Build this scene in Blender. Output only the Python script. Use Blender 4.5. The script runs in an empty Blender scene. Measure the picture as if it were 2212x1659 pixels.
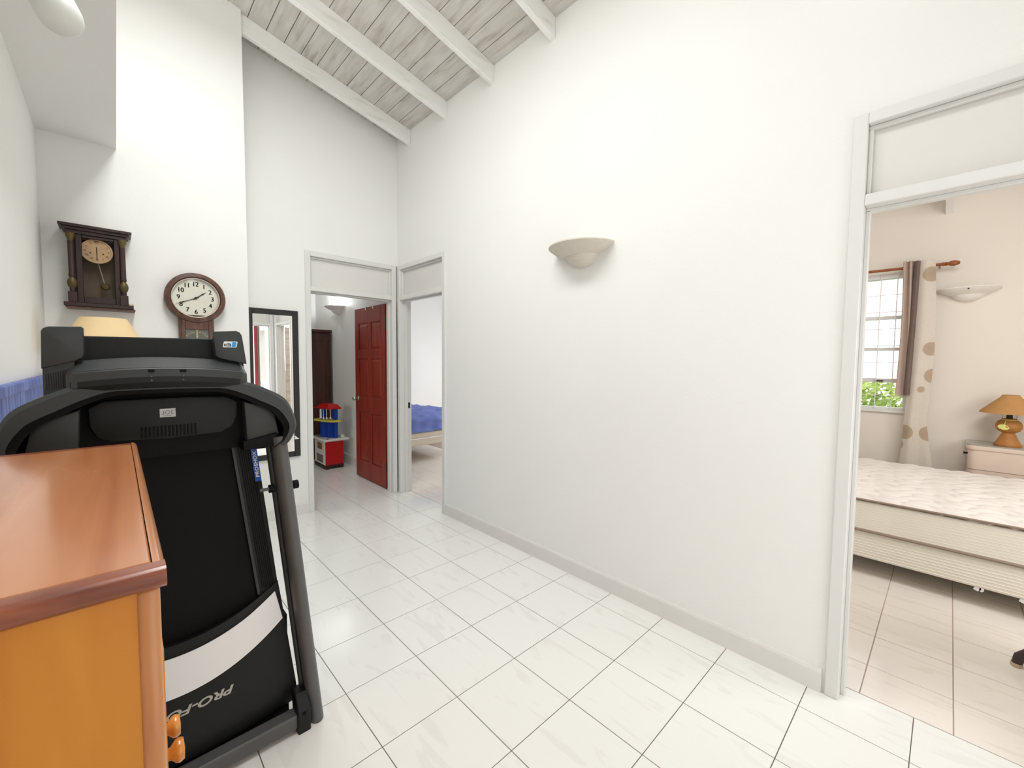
import bpy, bmesh, math, random
from mathutils import Vector, Matrix, noise
random.seed(7)
PI = math.pi
SC = bpy.context.scene
COL = SC.collection

# ------------------------------------------------------------------ camera, sky, light, exposure
H = 1.415
cam_d = bpy.data.cameras.new('camera')
cam = bpy.data.objects.new('camera', cam_d)
COL.objects.link(cam)
cam_d.sensor_fit = 'HORIZONTAL'
cam_d.sensor_width = 36.0
cam_d.lens = 36.0 * 899.03 / 2212
cam_d.clip_start = 0.02
_yaw, _pitch, _roll = 0.81079, 0.05484, 0.00838
_f = Vector((-math.sin(_yaw) * math.cos(_pitch), math.cos(_yaw) * math.cos(_pitch), -math.sin(_pitch)))
_r = Vector((math.cos(_yaw), math.sin(_yaw), 0))
_u = _r.cross(_f)
_r, _u = math.cos(_roll) * _r + math.sin(_roll) * _u, -math.sin(_roll) * _r + math.cos(_roll) * _u
M = Matrix((_r, _u, -_f)).transposed().to_4x4()
M.translation = (0, 0, H)
cam.matrix_world = M
SC.camera = cam

world = bpy.data.worlds.new('world')
SC.world = world
world.use_nodes = True
_bg = world.node_tree.nodes['Background']
_bg.inputs['Color'].default_value = (0.97, 0.985, 1.0, 1)
_bg.inputs['Strength'].default_value = 1.8


def area(name, loc, target, sx, sy, power, color=(1, 1, 1), portal=False):
    d = bpy.data.lights.new(name, 'AREA')
    d.shape = 'RECTANGLE'
    d.size, d.size_y, d.energy, d.color = sx, sy, power, color
    o = bpy.data.objects.new(name, d)
    COL.objects.link(o)
    o.location = loc
    o.rotation_euler = (Vector(target) - Vector(loc)).to_track_quat('-Z', 'Y').to_euler()
    if portal:
        d.cycles.is_portal = True
    return o


# overhead daylight of the hall, given by an unseen strip; end-room window daylight
roof = area('roof_light', (-1.6, 0.40, 3.80), (-1.6, 0.40, 0.0), 2.1, 0.5, 58, (0.975, 0.995, 1.0))
roof.rotation_euler = (-0.06, 0.0, 0.0)   # long side along the hall
area('end_room_window_light', (1.75, 1.42, 1.45), (-3.5, 0.9, 1.4), 0.9, 1.5, 12, (0.98, 0.995, 1.0))
# unseen window daylight of the blue and dim rooms, plus added fill lamps
area('blue_room_window_light', (-4.6, 5.3, 1.25), (-6.6, 3.3, 0.5), 1.6, 1.3, 62, (0.95, 0.97, 1.0))
area('end_wall_fill', (0.66, 0.5, 1.3), (-3.0, 0.8, 1.5), 0.8, 1.6, 4.5, (0.975, 0.995, 1.0))  # added low fill for the cupboard side; the end wall has no window here
area('dim_room_window_light', (-5.2, -0.5, 1.4), (-5.6, 2.2, 1.0), 0.7, 0.9, 5.0, (1.0, 0.98, 0.95))
area('bedroom_side_fill', (1.95, 2.95, 1.7), (-0.3, 3.9, 0.6), 1.1, 1.3, 27, (0.985, 0.99, 1.0))  # added fill from the right, aimed at the side of the bed
area('bedroom_overhead_fill', (0.4, 2.62, 3.2), (0.0, 3.5, 0.0), 1.6, 0.5, 34, (0.985, 0.99, 1.0))  # added overhead fill for the bedroom floor and bed

vs = SC.view_settings
vs.view_transform = 'Standard'
vs.look = 'None'
vs.gamma = 1.0
vs.use_curve_mapping = False
vs.exposure = 0.0

# ------------------------------------------------------------------ materials
MATS = {}


def lin(c):
    return tuple(((x / 255) / 12.92 if x / 255 <= 0.04045 else ((x / 255 + 0.055) / 1.055) ** 2.4) for x in c)


def newmat(name):
    m = bpy.data.materials.new(name)
    m.use_nodes = True
    nt = m.node_tree
    b = nt.nodes['Principled BSDF']
    MATS[name] = m
    return m, nt, b


def mat(name, rgb, rough=0.5, metal=0.0, var=0.0, scale=8.0, bump=0.0, bscale=60.0, stretch=(1, 1, 1), coat=0.0, spec=0.5, trans=0.0):
    """Procedural material: base colour with a soft noise variation and optional fine bump."""
    m, nt, b = newmat(name)
    c = lin(rgb)
    b.inputs['Roughness'].default_value = rough
    b.inputs['Metallic'].default_value = metal
    b.inputs['Specular IOR Level'].default_value = spec
    if coat:
        b.inputs['Coat Weight'].default_value = coat
        b.inputs['Coat Roughness'].default_value = 0.08
    tc = nt.nodes.new('ShaderNodeTexCoord')
    mp = nt.nodes.new('ShaderNodeMapping')
    mp.inputs['Scale'].default_value = stretch
    nt.links.new(tc.outputs['Object'], mp.inputs['Vector'])
    n = nt.nodes.new('ShaderNodeTexNoise')
    n.inputs['Scale'].default_value = scale
    n.inputs['Detail'].default_value = 4
    nt.links.new(mp.outputs['Vector'], n.inputs['Vector'])
    r = nt.nodes.new('ShaderNodeValToRGB')
    r.color_ramp.elements[0].position = 0.3
    r.color_ramp.elements[1].position = 0.7
    r.color_ramp.elements[0].color = tuple(max(0, x * (1 - var)) for x in c) + (1,)
    r.color_ramp.elements[1].color = tuple(min(1, x * (1 + var * 0.5)) for x in c) + (1,)
    nt.links.new(n.outputs['Fac'], r.inputs['Fac'])
    nt.links.new(r.outputs['Color'], b.inputs['Base Color'])
    if bump:
        n2 = nt.nodes.new('ShaderNodeTexNoise')
        n2.inputs['Scale'].default_value = bscale
        n2.inputs['Detail'].default_value = 3
        nt.links.new(mp.outputs['Vector'], n2.inputs['Vector'])
        bp = nt.nodes.new('ShaderNodeBump')
        bp.inputs['Strength'].default_value = bump
        bp.inputs['Distance'].default_value = 0.002
        nt.links.new(n2.outputs['Fac'], bp.inputs['Height'])
        nt.links.new(bp.outputs['Normal'], b.inputs['Normal'])
    return m


def ramp(nt, src, stops):
    r = nt.nodes.new('ShaderNodeValToRGB')
    e = r.color_ramp.elements
    while len(e) < len(stops):
        e.new(0.5)
    for el, (p, c) in zip(e, stops):
        el.position = p
        el.color = tuple(lin(c)) + (1,)
    nt.links.new(src, r.inputs['Fac'])
    return r


def wood(name, dark, mid, light, stretch, scale=3.0, rough=0.3, coat=0.0, rnd=False):
    m, nt, b = newmat(name)
    tc = nt.nodes.new('ShaderNodeTexCoord')
    mp = nt.nodes.new('ShaderNodeMapping')
    mp.inputs['Scale'].default_value = stretch
    nt.links.new(tc.outputs['Object'], mp.inputs['Vector'])
    if rnd:
        oi = nt.nodes.new('ShaderNodeObjectInfo')
        cm = nt.nodes.new('ShaderNodeVectorMath')
        cm.operation = 'SCALE'
        cm.inputs[0].default_value = (31, 17, 9)
        nt.links.new(oi.outputs['Random'], cm.inputs['Scale'])
        nt.links.new(cm.outputs['Vector'], mp.inputs['Location'])
    n = nt.nodes.new('ShaderNodeTexNoise')
    n.inputs['Scale'].default_value = scale
    n.inputs['Detail'].default_value = 6
    n.inputs['Distortion'].default_value = 0.6
    nt.links.new(mp.outputs['Vector'], n.inputs['Vector'])
    r = ramp(nt, n.outputs['Fac'], [(0.28, dark), (0.5, mid), (0.75, light)])
    nt.links.new(r.outputs['Color'], b.inputs['Base Color'])
    b.inputs['Roughness'].default_value = rough
    if coat:
        b.inputs['Coat Weight'].default_value = coat
        b.inputs['Coat Roughness'].default_value = 0.12
    bp = nt.nodes.new('ShaderNodeBump')
    bp.inputs['Strength'].default_value = 0.08
    bp.inputs['Distance'].default_value = 0.002
    nt.links.new(n.outputs['Fac'], bp.inputs['Height'])
    nt.links.new(bp.outputs['Normal'], b.inputs['Normal'])
    return m


def tile_mat(name, base, vein, rough):
    m, nt, b = newmat(name)
    tc = nt.nodes.new('ShaderNodeTexCoord')
    oi = nt.nodes.new('ShaderNodeObjectInfo')
    cm = nt.nodes.new('ShaderNodeVectorMath')
    cm.operation = 'SCALE'
    cm.inputs[0].default_value = (37, 23, 11)
    nt.links.new(oi.outputs['Random'], cm.inputs['Scale'])
    mp = nt.nodes.new('ShaderNodeMapping')
    mp.inputs['Rotation'].default_value = (0, 0, 0.6)
    mp.inputs['Scale'].default_value = (1.6, 7.0, 1)
    nt.links.new(tc.outputs['Object'], mp.inputs['Vector'])
    nt.links.new(cm.outputs['Vector'], mp.inputs['Location'])
    n = nt.nodes.new('ShaderNodeTexNoise')
    n.inputs['Scale'].default_value = 2.2
    n.inputs['Detail'].default_value = 5
    n.inputs['Distortion'].default_value = 1.2
    nt.links.new(mp.outputs['Vector'], n.inputs['Vector'])
    r = ramp(nt, n.outputs['Fac'], [(0.36, vein), (0.44, base), (1.0, base)])
    nt.links.new(r.outputs['Color'], b.inputs['Base Color'])
    b.inputs['Roughness'].default_value = rough
    return m


def plank_mat(name, dark, mid, light, axis='x'):
    m, nt, b = newmat(name)
    tc = nt.nodes.new('ShaderNodeTexCoord')
    oi = nt.nodes.new('ShaderNodeObjectInfo')
    cm = nt.nodes.new('ShaderNodeVectorMath')
    cm.operation = 'SCALE'
    cm.inputs[0].default_value = (41, 13, 7)
    nt.links.new(oi.outputs['Random'], cm.inputs['Scale'])
    mp = nt.nodes.new('ShaderNodeMapping')
    mp.inputs['Scale'].default_value = (1.3, 14, 14) if axis == 'x' else (14, 1.3, 14)
    nt.links.new(tc.outputs['Object'], mp.inputs['Vector'])
    nt.links.new(cm.outputs['Vector'], mp.inputs['Location'])
    n = nt.nodes.new('ShaderNodeTexNoise')
    n.inputs['Scale'].default_value = 2.2
    n.inputs['Detail'].default_value = 5
    n.inputs['Distortion'].default_value = 0.5
    nt.links.new(mp.outputs['Vector'], n.inputs['Vector'])
    mp2 = nt.nodes.new('ShaderNodeMapping')
    mp2.inputs['Scale'].default_value = (3, 9, 9) if axis == 'x' else (9, 3, 9)
    nt.links.new(tc.outputs['Object'], mp2.inputs['Vector'])
    nt.links.new(cm.outputs['Vector'], mp2.inputs['Location'])
    n2 = nt.nodes.new('ShaderNodeTexNoise')
    n2.inputs['Scale'].default_value = 1.6
    n2.inputs['Detail'].default_value = 2
    nt.links.new(mp2.outputs['Vector'], n2.inputs['Vector'])
    mx = nt.nodes.new('ShaderNodeMath')
    mx.operation = 'MULTIPLY_ADD'
    nt.links.new(n.outputs['Fac'], mx.inputs[0])
    mx.inputs[1].default_value = 0.55
    mh = nt.nodes.new('ShaderNodeMath')
    mh.operation = 'MULTIPLY'
    nt.links.new(n2.outputs['Fac'], mh.inputs[0])
    mh.inputs[1].default_value = 0.45
    nt.links.new(mh.outputs[0], mx.inputs[2])
    r = ramp(nt, mx.outputs[0], [(0.30, dark), (0.45, mid), (0.62, light)])
    nt.links.new(r.outputs['Color'], b.inputs['Base Color'])
    b.inputs['Roughness'].default_value = 0.6
    return m


def glass_mat(name, tint=(1, 1, 1), rough=0.0, mixv=0.08, ior=1.45):
    """Thin pane: mostly transparent with a mirror-like share."""
    m, nt, b = newmat(name)
    out = nt.nodes['Material Output']
    tr = nt.nodes.new('ShaderNodeBsdfTransparent')
    tr.inputs['Color'].default_value = tuple(tint) + (1,)
    gl = nt.nodes.new('ShaderNodeBsdfGlossy')
    gl.inputs['Roughness'].default_value = rough
    mx = nt.nodes.new('ShaderNodeMixShader')
    fr = nt.nodes.new('ShaderNodeFresnel')
    fr.inputs['IOR'].default_value = ior
    ad = nt.nodes.new('ShaderNodeMath')
    ad.inputs[1].default_value = mixv
    nt.links.new(fr.outputs[0], ad.inputs[0])
    nt.links.new(ad.outputs[0], mx.inputs['Fac'])
    nt.links.new(tr.outputs[0], mx.inputs[1])
    nt.links.new(gl.outputs[0], mx.inputs[2])
    nt.links.new(mx.outputs[0], out.inputs['Surface'])
    return m


def emit(name, rgb, s):
    m, nt, b = newmat(name)
    b.inputs['Base Color'].default_value = lin(rgb) + (1,)
    b.inputs['Emission Color'].default_value = lin(rgb) + (1,)
    b.inputs['Emission Strength'].default_value = s
    return m


WALL = mat('wall_paint', (246, 245, 241), 0.75, var=0.015, scale=1.5, bump=0.25, bscale=90)
WALLC = mat('bedroom_paint', (240, 231, 220), 0.75, var=0.015, scale=1.5, bump=0.2, bscale=90)
TRIM = mat('trim_paint', (231, 230, 226), 0.35, var=0.01, bump=0.05, bscale=40)
TPANEL = mat('transom_paint', (230, 227, 222), 0.55, var=0.015)
BASEB = mat('baseboard_paint', (234, 231, 226), 0.4, var=0.02)
TILE = tile_mat('hall_tile', (243, 242, 237), (238, 236, 231), 0.13)
TILEC = tile_mat('bedroom_tile', (243, 235, 226), (236, 226, 216), 0.12)
GROUTC = mat('bedroom_grout', (186, 168, 154), 0.9, var=0.3, scale=2)
GROUT = mat('grout', (122, 108, 96), 0.9, var=0.7, scale=0.9)
FLOORW = mat('plain_floor', (238, 235, 227), 0.25, var=0.03)
PLANK = plank_mat('washed_plank', (176, 168, 158), (208, 203, 195), (222, 218, 211))
BEAM = plank_mat('washed_beam', (232, 229, 222), (249, 248, 244), (252, 251, 249), axis='y')
GAP = mat('board_gap', (74, 62, 52), 0.9, var=0.2)
BLACKP = mat('black_plastic', (24, 25, 24), 0.48, var=0.08, scale=30, bump=0.12, bscale=350, spec=0.3)
GREYP = mat('charcoal_plastic', (56, 58, 58), 0.42, var=0.05, scale=20, bump=0.1, bscale=350, spec=0.4)
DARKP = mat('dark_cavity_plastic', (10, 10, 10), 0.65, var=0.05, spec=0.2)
BELT = mat('running_belt', (15, 15, 14), 0.75, spec=0.25, var=0.08, scale=60, bump=0.15, bscale=400)
STEELG = mat('grey_tube_paint', (92, 92, 91), 0.4, var=0.06, scale=12)
WHITEP = mat('white_plastic', (254, 254, 255), 0.3, var=0.01)
SILVERT = mat('silver_print', (186, 184, 176), 0.4, metal=0.2)
BLUEP = mat('blue_print', (20, 92, 196), 0.4)
LBLUE = mat('light_blue_print', (36, 160, 232), 0.4)
WHITE = mat('white_print', (244, 244, 242), 0.5)
INK = mat('ink', (38, 34, 30), 0.6)
LABELG = mat('label_grey', (205, 206, 203), 0.5)
PINETOP = wood('cupboard_top_wood', (178, 104, 60), (196, 126, 80), (208, 144, 100), (0.5, 9, 9), 1.6, 0.22, coat=0.6)
PINEEDGE = wood('shaded_nosing_wood', (108, 52, 32), (140, 72, 46), (164, 92, 62), (9, 1.5, 9), 3, 0.25, coat=0.4)  # red-brown wood darkened to carry the shade on the near edge
PINE = wood('cupboard_side_wood', (192, 112, 26), (208, 130, 36), (218, 146, 50), (9, 9, 0.7), 1.6, 0.38)
PINEPOST = wood('cupboard_post_wood', (172, 102, 52), (196, 126, 72), (214, 150, 96), (14, 14, 1), 2, 0.3, coat=0.3)
KNOBW = wood('knob_wood', (190, 112, 40), (216, 142, 62), (232, 168, 90), (5, 5, 5), 6, 0.25, coat=0.5)
REDDOOR = wood('red_door_wood', (122, 28, 11), (146, 40, 17), (162, 54, 27), (10, 10, 0.9), 2.4, 0.38)
DARKW = wood('dark_clock_wood', (28, 14, 13), (46, 25, 23), (66, 39, 34), (12, 12, 1.5), 3, 0.35)
CLOCKW = wood('walnut_clock_wood', (66, 40, 30), (94, 60, 46), (118, 80, 62), (6, 6, 3), 5, 0.4)
WARDW = wood('wardrobe_wood', (46, 18, 9), (68, 29, 15), (84, 40, 22), (9, 9, 0.8), 2.5, 0.4)
BRASS = mat('aged_brass', (98, 82, 48), 0.45, metal=0.5, var=0.2)
STEEL = mat('brushed_steel', (176, 170, 160), 0.3, metal=0.9)
DIALO = mat('old_cream_dial', (226, 194, 158), 0.5, var=0.18, scale=14)
DIALW = mat('white_dial', (226, 224, 210), 0.35, var=0.04, scale=10)
RIMW = mat('dial_rim', (196, 186, 176), 0.35, var=0.05)
CLOCKIN = mat('clock_interior', (126, 112, 100), 0.8, var=0.12)
GLASSD = glass_mat('dusty_glass', (0.90, 0.88, 0.85), 0.15, 0.0, 1.18)
GLASS = glass_mat('window_glass', (0.98, 0.99, 0.99), 0.0, 0.0)
CLOCKGLASS = glass_mat('clock_glass', (0.99, 0.99, 0.98), 0.03, 0.0, 1.22)
BLACKF = mat('black_frame', (30, 27, 26), 0.45, var=0.1)
PLASTER = mat('plaster', (222, 214, 200), 0.9, var=0.05, scale=25, bump=0.5, bscale=120)
PLASTERW = mat('white_plaster', (249, 244, 237), 0.85, var=0.02, bump=0.3, bscale=120)
SHADE = mat('tan_lamp_shade', (234, 206, 158), 0.8, var=0.04, bump=0.2, bscale=200)
TANSHADE = mat('terracotta_shade', (194, 144, 88), 0.85, var=0.06, scale=20, bump=0.2, bscale=200)
RATTAN = mat('coiled_terracotta', (182, 122, 60), 0.6, var=0.2, scale=18, bump=0.3, bscale=80)
BLUEPAINT = wood('blue_brushed_paint', (34, 54, 138), (66, 92, 176), (132, 150, 206), (7, 7, 1.2), 3.5, 0.45)
BLUESHEET = mat('blue_sheet', (108, 124, 194), 0.75, var=0.1, scale=4, bump=0.1, bscale=200)
BEDBASE = mat('beige_bed_base', (214, 200, 182), 0.8, var=0.04, bump=0.15, bscale=200)
QUILT = mat('mattress_cream', (240, 232, 224), 0.85, var=0.03, scale=10)
MSIDE = mat('mattress_side', (246, 240, 227), 0.8, var=0.04, scale=3)
PIPING = mat('mattress_piping', (150, 132, 116), 0.8)
NSTAND = mat('pink_lacquer', (228, 208, 192), 0.25, var=0.02, coat=0.3)
NTOP = mat('glass_top', (168, 166, 152), 0.08, var=0.04)
RODW = wood('curtain_rod_wood', (120, 62, 26), (150, 84, 38), (172, 104, 54), (1, 9, 9), 4, 0.35)
TAGM = mat('yellow_tag', (222, 226, 130), 0.6, var=0.1, scale=40)
TAGR = mat('tag_red_print', (196, 96, 92), 0.6)
RED = mat('toy_red', (190, 14, 16), 0.35)
TBLUE = mat('toy_blue', (10, 66, 168), 0.35)
TYEL = mat('toy_yellow', (222, 212, 84), 0.4)
TWHITE = mat('toy_white', (232, 228, 220), 0.4)
TBROWN = mat('toy_brown', (56, 28, 24), 0.5)
TGREY = mat('toy_grey_print', (128, 122, 112), 0.5, var=0.4, scale=60)
LEGD = mat('dark_leg', (62, 44, 48), 0.4)
FOOTP = mat('pale_foot', (206, 184, 156), 0.5)
HEDGE = mat('hedge_leaf', (196, 218, 128), 0.6, var=0.4, scale=6)
LAWN = mat('lawn', (150, 170, 100), 0.9, var=0.2)
HOUSE = mat('pale_house', (232, 226, 214), 0.8)
GRILLE = mat('grille_paint', (250, 240, 240), 0.5)
MIRROR = mat('mirror_silver', (244, 245, 245), 0.0, metal=1.0)
REDCURT = mat('red_fabric', (150, 60, 58), 0.85, var=0.15)
WASHDOOR = plank_mat('washed_door', (176, 154, 134), (212, 196, 180), (228, 216, 204), axis='z')


def curtain_mat(name):
    m, nt, b = newmat(name)
    tc = nt.nodes.new('ShaderNodeTexCoord')
    mp = nt.nodes.new('ShaderNodeMapping')
    mp.inputs['Scale'].default_value = (3.9, 0.0, 3.5)
    nt.links.new(tc.outputs['Object'], mp.inputs['Vector'])
    v = nt.nodes.new('ShaderNodeTexVoronoi')
    v.inputs['Scale'].default_value = 1.6
    v.inputs['Randomness'].default_value = 0.6
    nt.links.new(mp.outputs['Vector'], v.inputs['Vector'])
    r = ramp(nt, v.outputs['Distance'], [(0.0, (190, 166, 142)), (0.36, (198, 176, 152)), (0.39, (232, 221, 207)), (1.0, (234, 224, 211))])
    n = nt.nodes.new('ShaderNodeTexNoise')
    n.inputs['Scale'].default_value = 60
    mp2 = nt.nodes.new('ShaderNodeMapping')
    mp2.inputs['Scale'].default_value = (1, 1, 6)
    nt.links.new(tc.outputs['Object'], mp2.inputs['Vector'])
    nt.links.new(mp2.outputs['Vector'], n.inputs['Vector'])
    mix = nt.nodes.new('ShaderNodeMix')
    mix.data_type = 'RGBA'
    mix.blend_type = 'MULTIPLY'
    mix.inputs['Factor'].default_value = 0.25
    nt.links.new(r.outputs['Color'], mix.inputs['A'])
    nt.links.new(n.outputs['Fac'], mix.inputs['B'])
    nt.links.new(mix.outputs['Result'], b.inputs['Base Color'])
    b.inputs['Roughness'].default_value = 0.9
    return m


CURT = curtain_mat('patterned_curtain')
CURTBACK = mat('curtain_lining', (196, 174, 160), 0.9, var=0.08, scale=6)


# ------------------------------------------------------------------ mesh helpers
def B():
    return bmesh.new()


def bx(bm, x0, x1, y0, y1, z0, z1, bev=0.0, seg=1):
    x0, x1 = sorted((x0, x1)); y0, y1 = sorted((y0, y1)); z0, z1 = sorted((z0, z1))
    vs_ = [bm.verts.new((x, y, z)) for z in (z0, z1) for y in (y0, y1) for x in (x0, x1)]
    fs = []
    for q in ((0, 2, 3, 1), (4, 5, 7, 6), (0, 1, 5, 4), (2, 6, 7, 3), (0, 4, 6, 2), (1, 3, 7, 5)):
        fs.append(bm.faces.new([vs_[i] for i in q]))
    if bev > 0:
        es = list({e for f in fs for e in f.edges})
        bmesh.ops.bevel(bm, geom=es, offset=bev, segments=seg, affect='EDGES', profile=0.5)


def prism(bm, poly, axis, a0, a1, bev=0.0, seg=1):
    """Extrude a 2D polygon; axis 'x': poly=(y,z), 'y': (x,z), 'z': (x,y)."""
    def P3(p, a):
        return {'x': (a, p[0], p[1]), 'y': (p[0], a, p[1]), 'z': (p[0], p[1], a)}[axis]
    lo = [bm.verts.new(P3(p, a0)) for p in poly]
    hi = [bm.verts.new(P3(p, a1)) for p in poly]
    n = len(poly)
    fs = [bm.faces.new(lo), bm.faces.new(hi[::-1])]
    for i in range(n):
        fs.append(bm.faces.new((lo[i], hi[i], hi[(i + 1) % n], lo[(i + 1) % n])))
    bmesh.ops.recalc_face_normals(bm, faces=fs)
    if bev > 0:
        es = list({e for f in fs[:2] for e in f.edges})
        bmesh.ops.bevel(bm, geom=es, offset=bev, segments=seg, affect='EDGES', profile=0.5)


def lathe(bm, prof, c, seg=32, axis='z', a0=0.0, a1=2 * PI, sx=1.0, sy=1.0, cap=True):
    """Revolve [(r, h)] about an axis through c."""
    full = abs(a1 - a0 - 2 * PI) < 1e-6
    n = seg if full else seg + 1
    rings = []
    for r, h in prof:
        ring = []
        for i in range(n):
            a = a0 + (a1 - a0) * i / seg
            u, v = r * math.cos(a) * sx, r * math.sin(a) * sy
            p = {'z': (u, v, h), 'x': (h, u, v), 'y': (u, h, v)}[axis]
            ring.append(bm.verts.new((c[0] + p[0], c[1] + p[1], c[2] + p[2])))
        rings.append(ring)
    fs = []
    for k in range(len(rings) - 1):
        for i in range(n if full else n - 1):
            j = (i + 1) % n
            fs.append(bm.faces.new((rings[k][i], rings[k][j], rings[k + 1][j], rings[k + 1][i])))
    for k, rg in ((0, rings[0]), (-1, rings[-1])):
        if full and cap and prof[k][0] > 1e-4:
            fs.append(bm.faces.new(rg))
    bmesh.ops.recalc_face_normals(bm, faces=fs)


def tube(bm, pts, r, seg=12, r2=None, ry=None):
    """Tube along points; r may be a list; ry scales the second radius."""
    pts = [Vector(p) for p in pts]
    rings = []
    n = len(pts)
    up = None
    for i, p in enumerate(pts):
        d = (pts[min(i + 1, n - 1)] - pts[max(i - 1, 0)]).normalized()
        if up is None:
            up = Vector((0, 0, 1)) if abs(d.z) < 0.9 else Vector((1, 0, 0))
        s = d.cross(up).normalized()
        up = s.cross(d).normalized()
        rr = r[i] if isinstance(r, (list, tuple)) else r
        rings.append([bm.verts.new(p + s * (rr * math.cos(2 * PI * k / seg)) + up * ((ry or 1) * rr * math.sin(2 * PI * k / seg))) for k in range(seg)])
    fs = []
    for a, b in zip(rings, rings[1:]):
        for k in range(seg):
            fs.append(bm.faces.new((a[k], a[(k + 1) % seg], b[(k + 1) % seg], b[k])))
    fs.append(bm.faces.new(rings[0]))
    fs.append(bm.faces.new(rings[-1]))
    bmesh.ops.recalc_face_normals(bm, faces=fs)


def loft(bm, rings, cap=True):
    rs = [[bm.verts.new(p) for p in rg] for rg in rings]
    fs = []
    n = len(rs[0])
    for a, b in zip(rs, rs[1:]):
        for k in range(n):
            fs.append(bm.faces.new((a[k], a[(k + 1) % n], b[(k + 1) % n], b[k])))
    if cap:
        fs.append(bm.faces.new(rs[0]))
        fs.append(bm.faces.new(rs[-1]))
    bmesh.ops.recalc_face_normals(bm, faces=fs)


def sheet(bm, fn, nu, nv, thick=None):
    """Grid surface fn(u, v) -> point, u, v in 0..1."""
    g = [[bm.verts.new(fn(i / nu, j / nv)) for j in range(nv + 1)] for i in range(nu + 1)]
    fs = []
    for i in range(nu):
        for j in range(nv):
            fs.append(bm.faces.new((g[i][j], g[i + 1][j], g[i + 1][j + 1], g[i][j + 1])))
    bmesh.ops.recalc_face_normals(bm, faces=fs)
    if thick:
        bmesh.ops.solidify(bm, geom=fs, thickness=thick)


def add_text(bm, s, size, mtx, shear=0.0, sx=1.0, ext=0.0004, spacing=1.0, bold=0.0):
    cu = bpy.data.curves.new('txt', 'FONT')
    cu.body = s
    cu.size = size
    cu.shear = shear
    cu.extrude = ext
    cu.offset = bold
    cu.align_x = 'CENTER'
    cu.align_y = 'CENTER'
    cu.space_character = spacing
    cu.resolution_u = 3
    o = bpy.data.objects.new('txt', cu)
    COL.objects.link(o)
    dg = bpy.context.evaluated_depsgraph_get()
    me = bpy.data.meshes.new_from_object(o.evaluated_get(dg))
    me.transform(Matrix.Diagonal((sx, 1, 1, 1)))
    me.transform(mtx)
    bm.from_mesh(me)
    bpy.data.objects.remove(o)
    bpy.data.curves.remove(cu)
    bpy.data.meshes.remove(me)


def basis(ex, ey, loc):
    ex, ey = Vector(ex), Vector(ey)
    ez = ex.cross(ey)
    m = Matrix((ex, ey, ez)).transposed().to_4x4()
    m.translation = loc
    return m


def obj(name, bm, m, parent=None, label=None, smooth=False, base=None):
    """Link one mesh object. Vertices are given in world space; a child is stored relative to its top-level thing."""
    off = Vector((0, 0, 0))
    root = parent
    while root is not None and root.parent is not None:
        root = root.parent
    if root is not None:
        off = Vector(root.location)
    elif base is not None:
        off = Vector(base)
    if off.length:
        bmesh.ops.translate(bm, verts=bm.verts[:], vec=-off)
    me = bpy.data.meshes.new(name)
    bm.to_mesh(me)
    bm.free()
    if smooth:
        for p in me.polygons:
            p.use_smooth = True
        try:
            me.set_sharp_from_angle(angle=math.radians(40 if smooth is True else smooth))
        except Exception:
            pass
    o = bpy.data.objects.new(name, me)
    COL.objects.link(o)
    me.materials.append(m)
    if parent is not None:
        o.parent = parent
    elif base is not None:
        o.location = base
    if label:
        o['label'] = label
    return o


def thing(name, label, cat, loc, group=None):
    o = bpy.data.objects.new(name, None)
    COL.objects.link(o)
    o.location = loc
    o.empty_display_size = 0.05
    o['label'] = label
    o['category'] = cat
    if group:
        o['group'] = group
    return o


def struct(name, bm, m, label=None, cat=None, smooth=False):
    o = obj(name, bm, m, None, label, smooth)
    o['kind'] = 'structure'
    if label:
        o['category'] = cat or name.split('_')[0]
    return o


def srep(name, label, cat):
    o = bpy.data.objects.new(name, None)
    COL.objects.link(o)
    o['kind'] = 'structure'
    o['label'] = label
    o['category'] = cat
    return o


# ------------------------------------------------------------------ room shell
W = 2.167          # face of the long wall (hall side)
WB = 2.277         # its bedroom side
XF = -4.036        # face of the far wall
XC = -3.73         # face of the wall with the clocks
YL = -0.30         # face of the short left wall
XE = 0.72          # end wall beside the right-hand doorway
ZT = 2.395         # top of the door frames
SL = 0.222


def zc(y):
    return 3.676 + SL * (W - y)


# long wall: pieces between the door frames, then the full width above them
bm = B()
bx(bm, -3.155, -0.31, W, WB, 0, ZT)
bx(bm, 0.59, 1.40, W, WB, 0, ZT)
bx(bm, 1.85, 3.0, W, WB, 0, ZT)
bx(bm, 1.40, 1.85, W, WB, 0, 0.95)
bx(bm, 1.40, 1.85, W, WB, 2.0, ZT)
prism(bm, [(W, ZT), (WB, ZT), (WB, zc(WB) + 0.03), (W, zc(W) + 0.03)], 'x', XF - 0.11, 3.0)
struct('wall_right', bm, WALL, 'long white rough-plastered wall carrying the plaster wall lamp', 'wall')
# far wall with the red door
bm = B()
bx(bm, XF - 0.11, XF, 0.55, 1.253, 0, ZT)
prism(bm, [(0.55, ZT), (W, ZT), (W, zc(W) + 0.03), (0.55, zc(0.55) + 0.03)], 'x', XF - 0.11, XF)
struct('wall_back', bm, WALL, 'far white wall holding the mirror and the doorway with the red door', 'wall')
# clock wall, a step nearer
bm = B()
prism(bm, [(-0.42, 0), (0.75, 0), (0.75, zc(0.75) + 0.03), (-0.42, zc(-0.42) + 0.03)], 'x', XF - 0.11, XC)
struct('wall_alcove', bm, WALL, 'tall white wall stepped forward behind the two antique clocks', 'wall')
# short left wall
bm = B()
bx(bm, XC, -1.95, YL - 0.11, YL, 0, 2.75)
bx(bm, -1.95, XE + 0.1, -0.56, -0.45, 0, 2.75)
struct('wall_left', bm, WALL, 'short white side wall under the boxed soffit behind the treadmill', 'wall')
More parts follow.
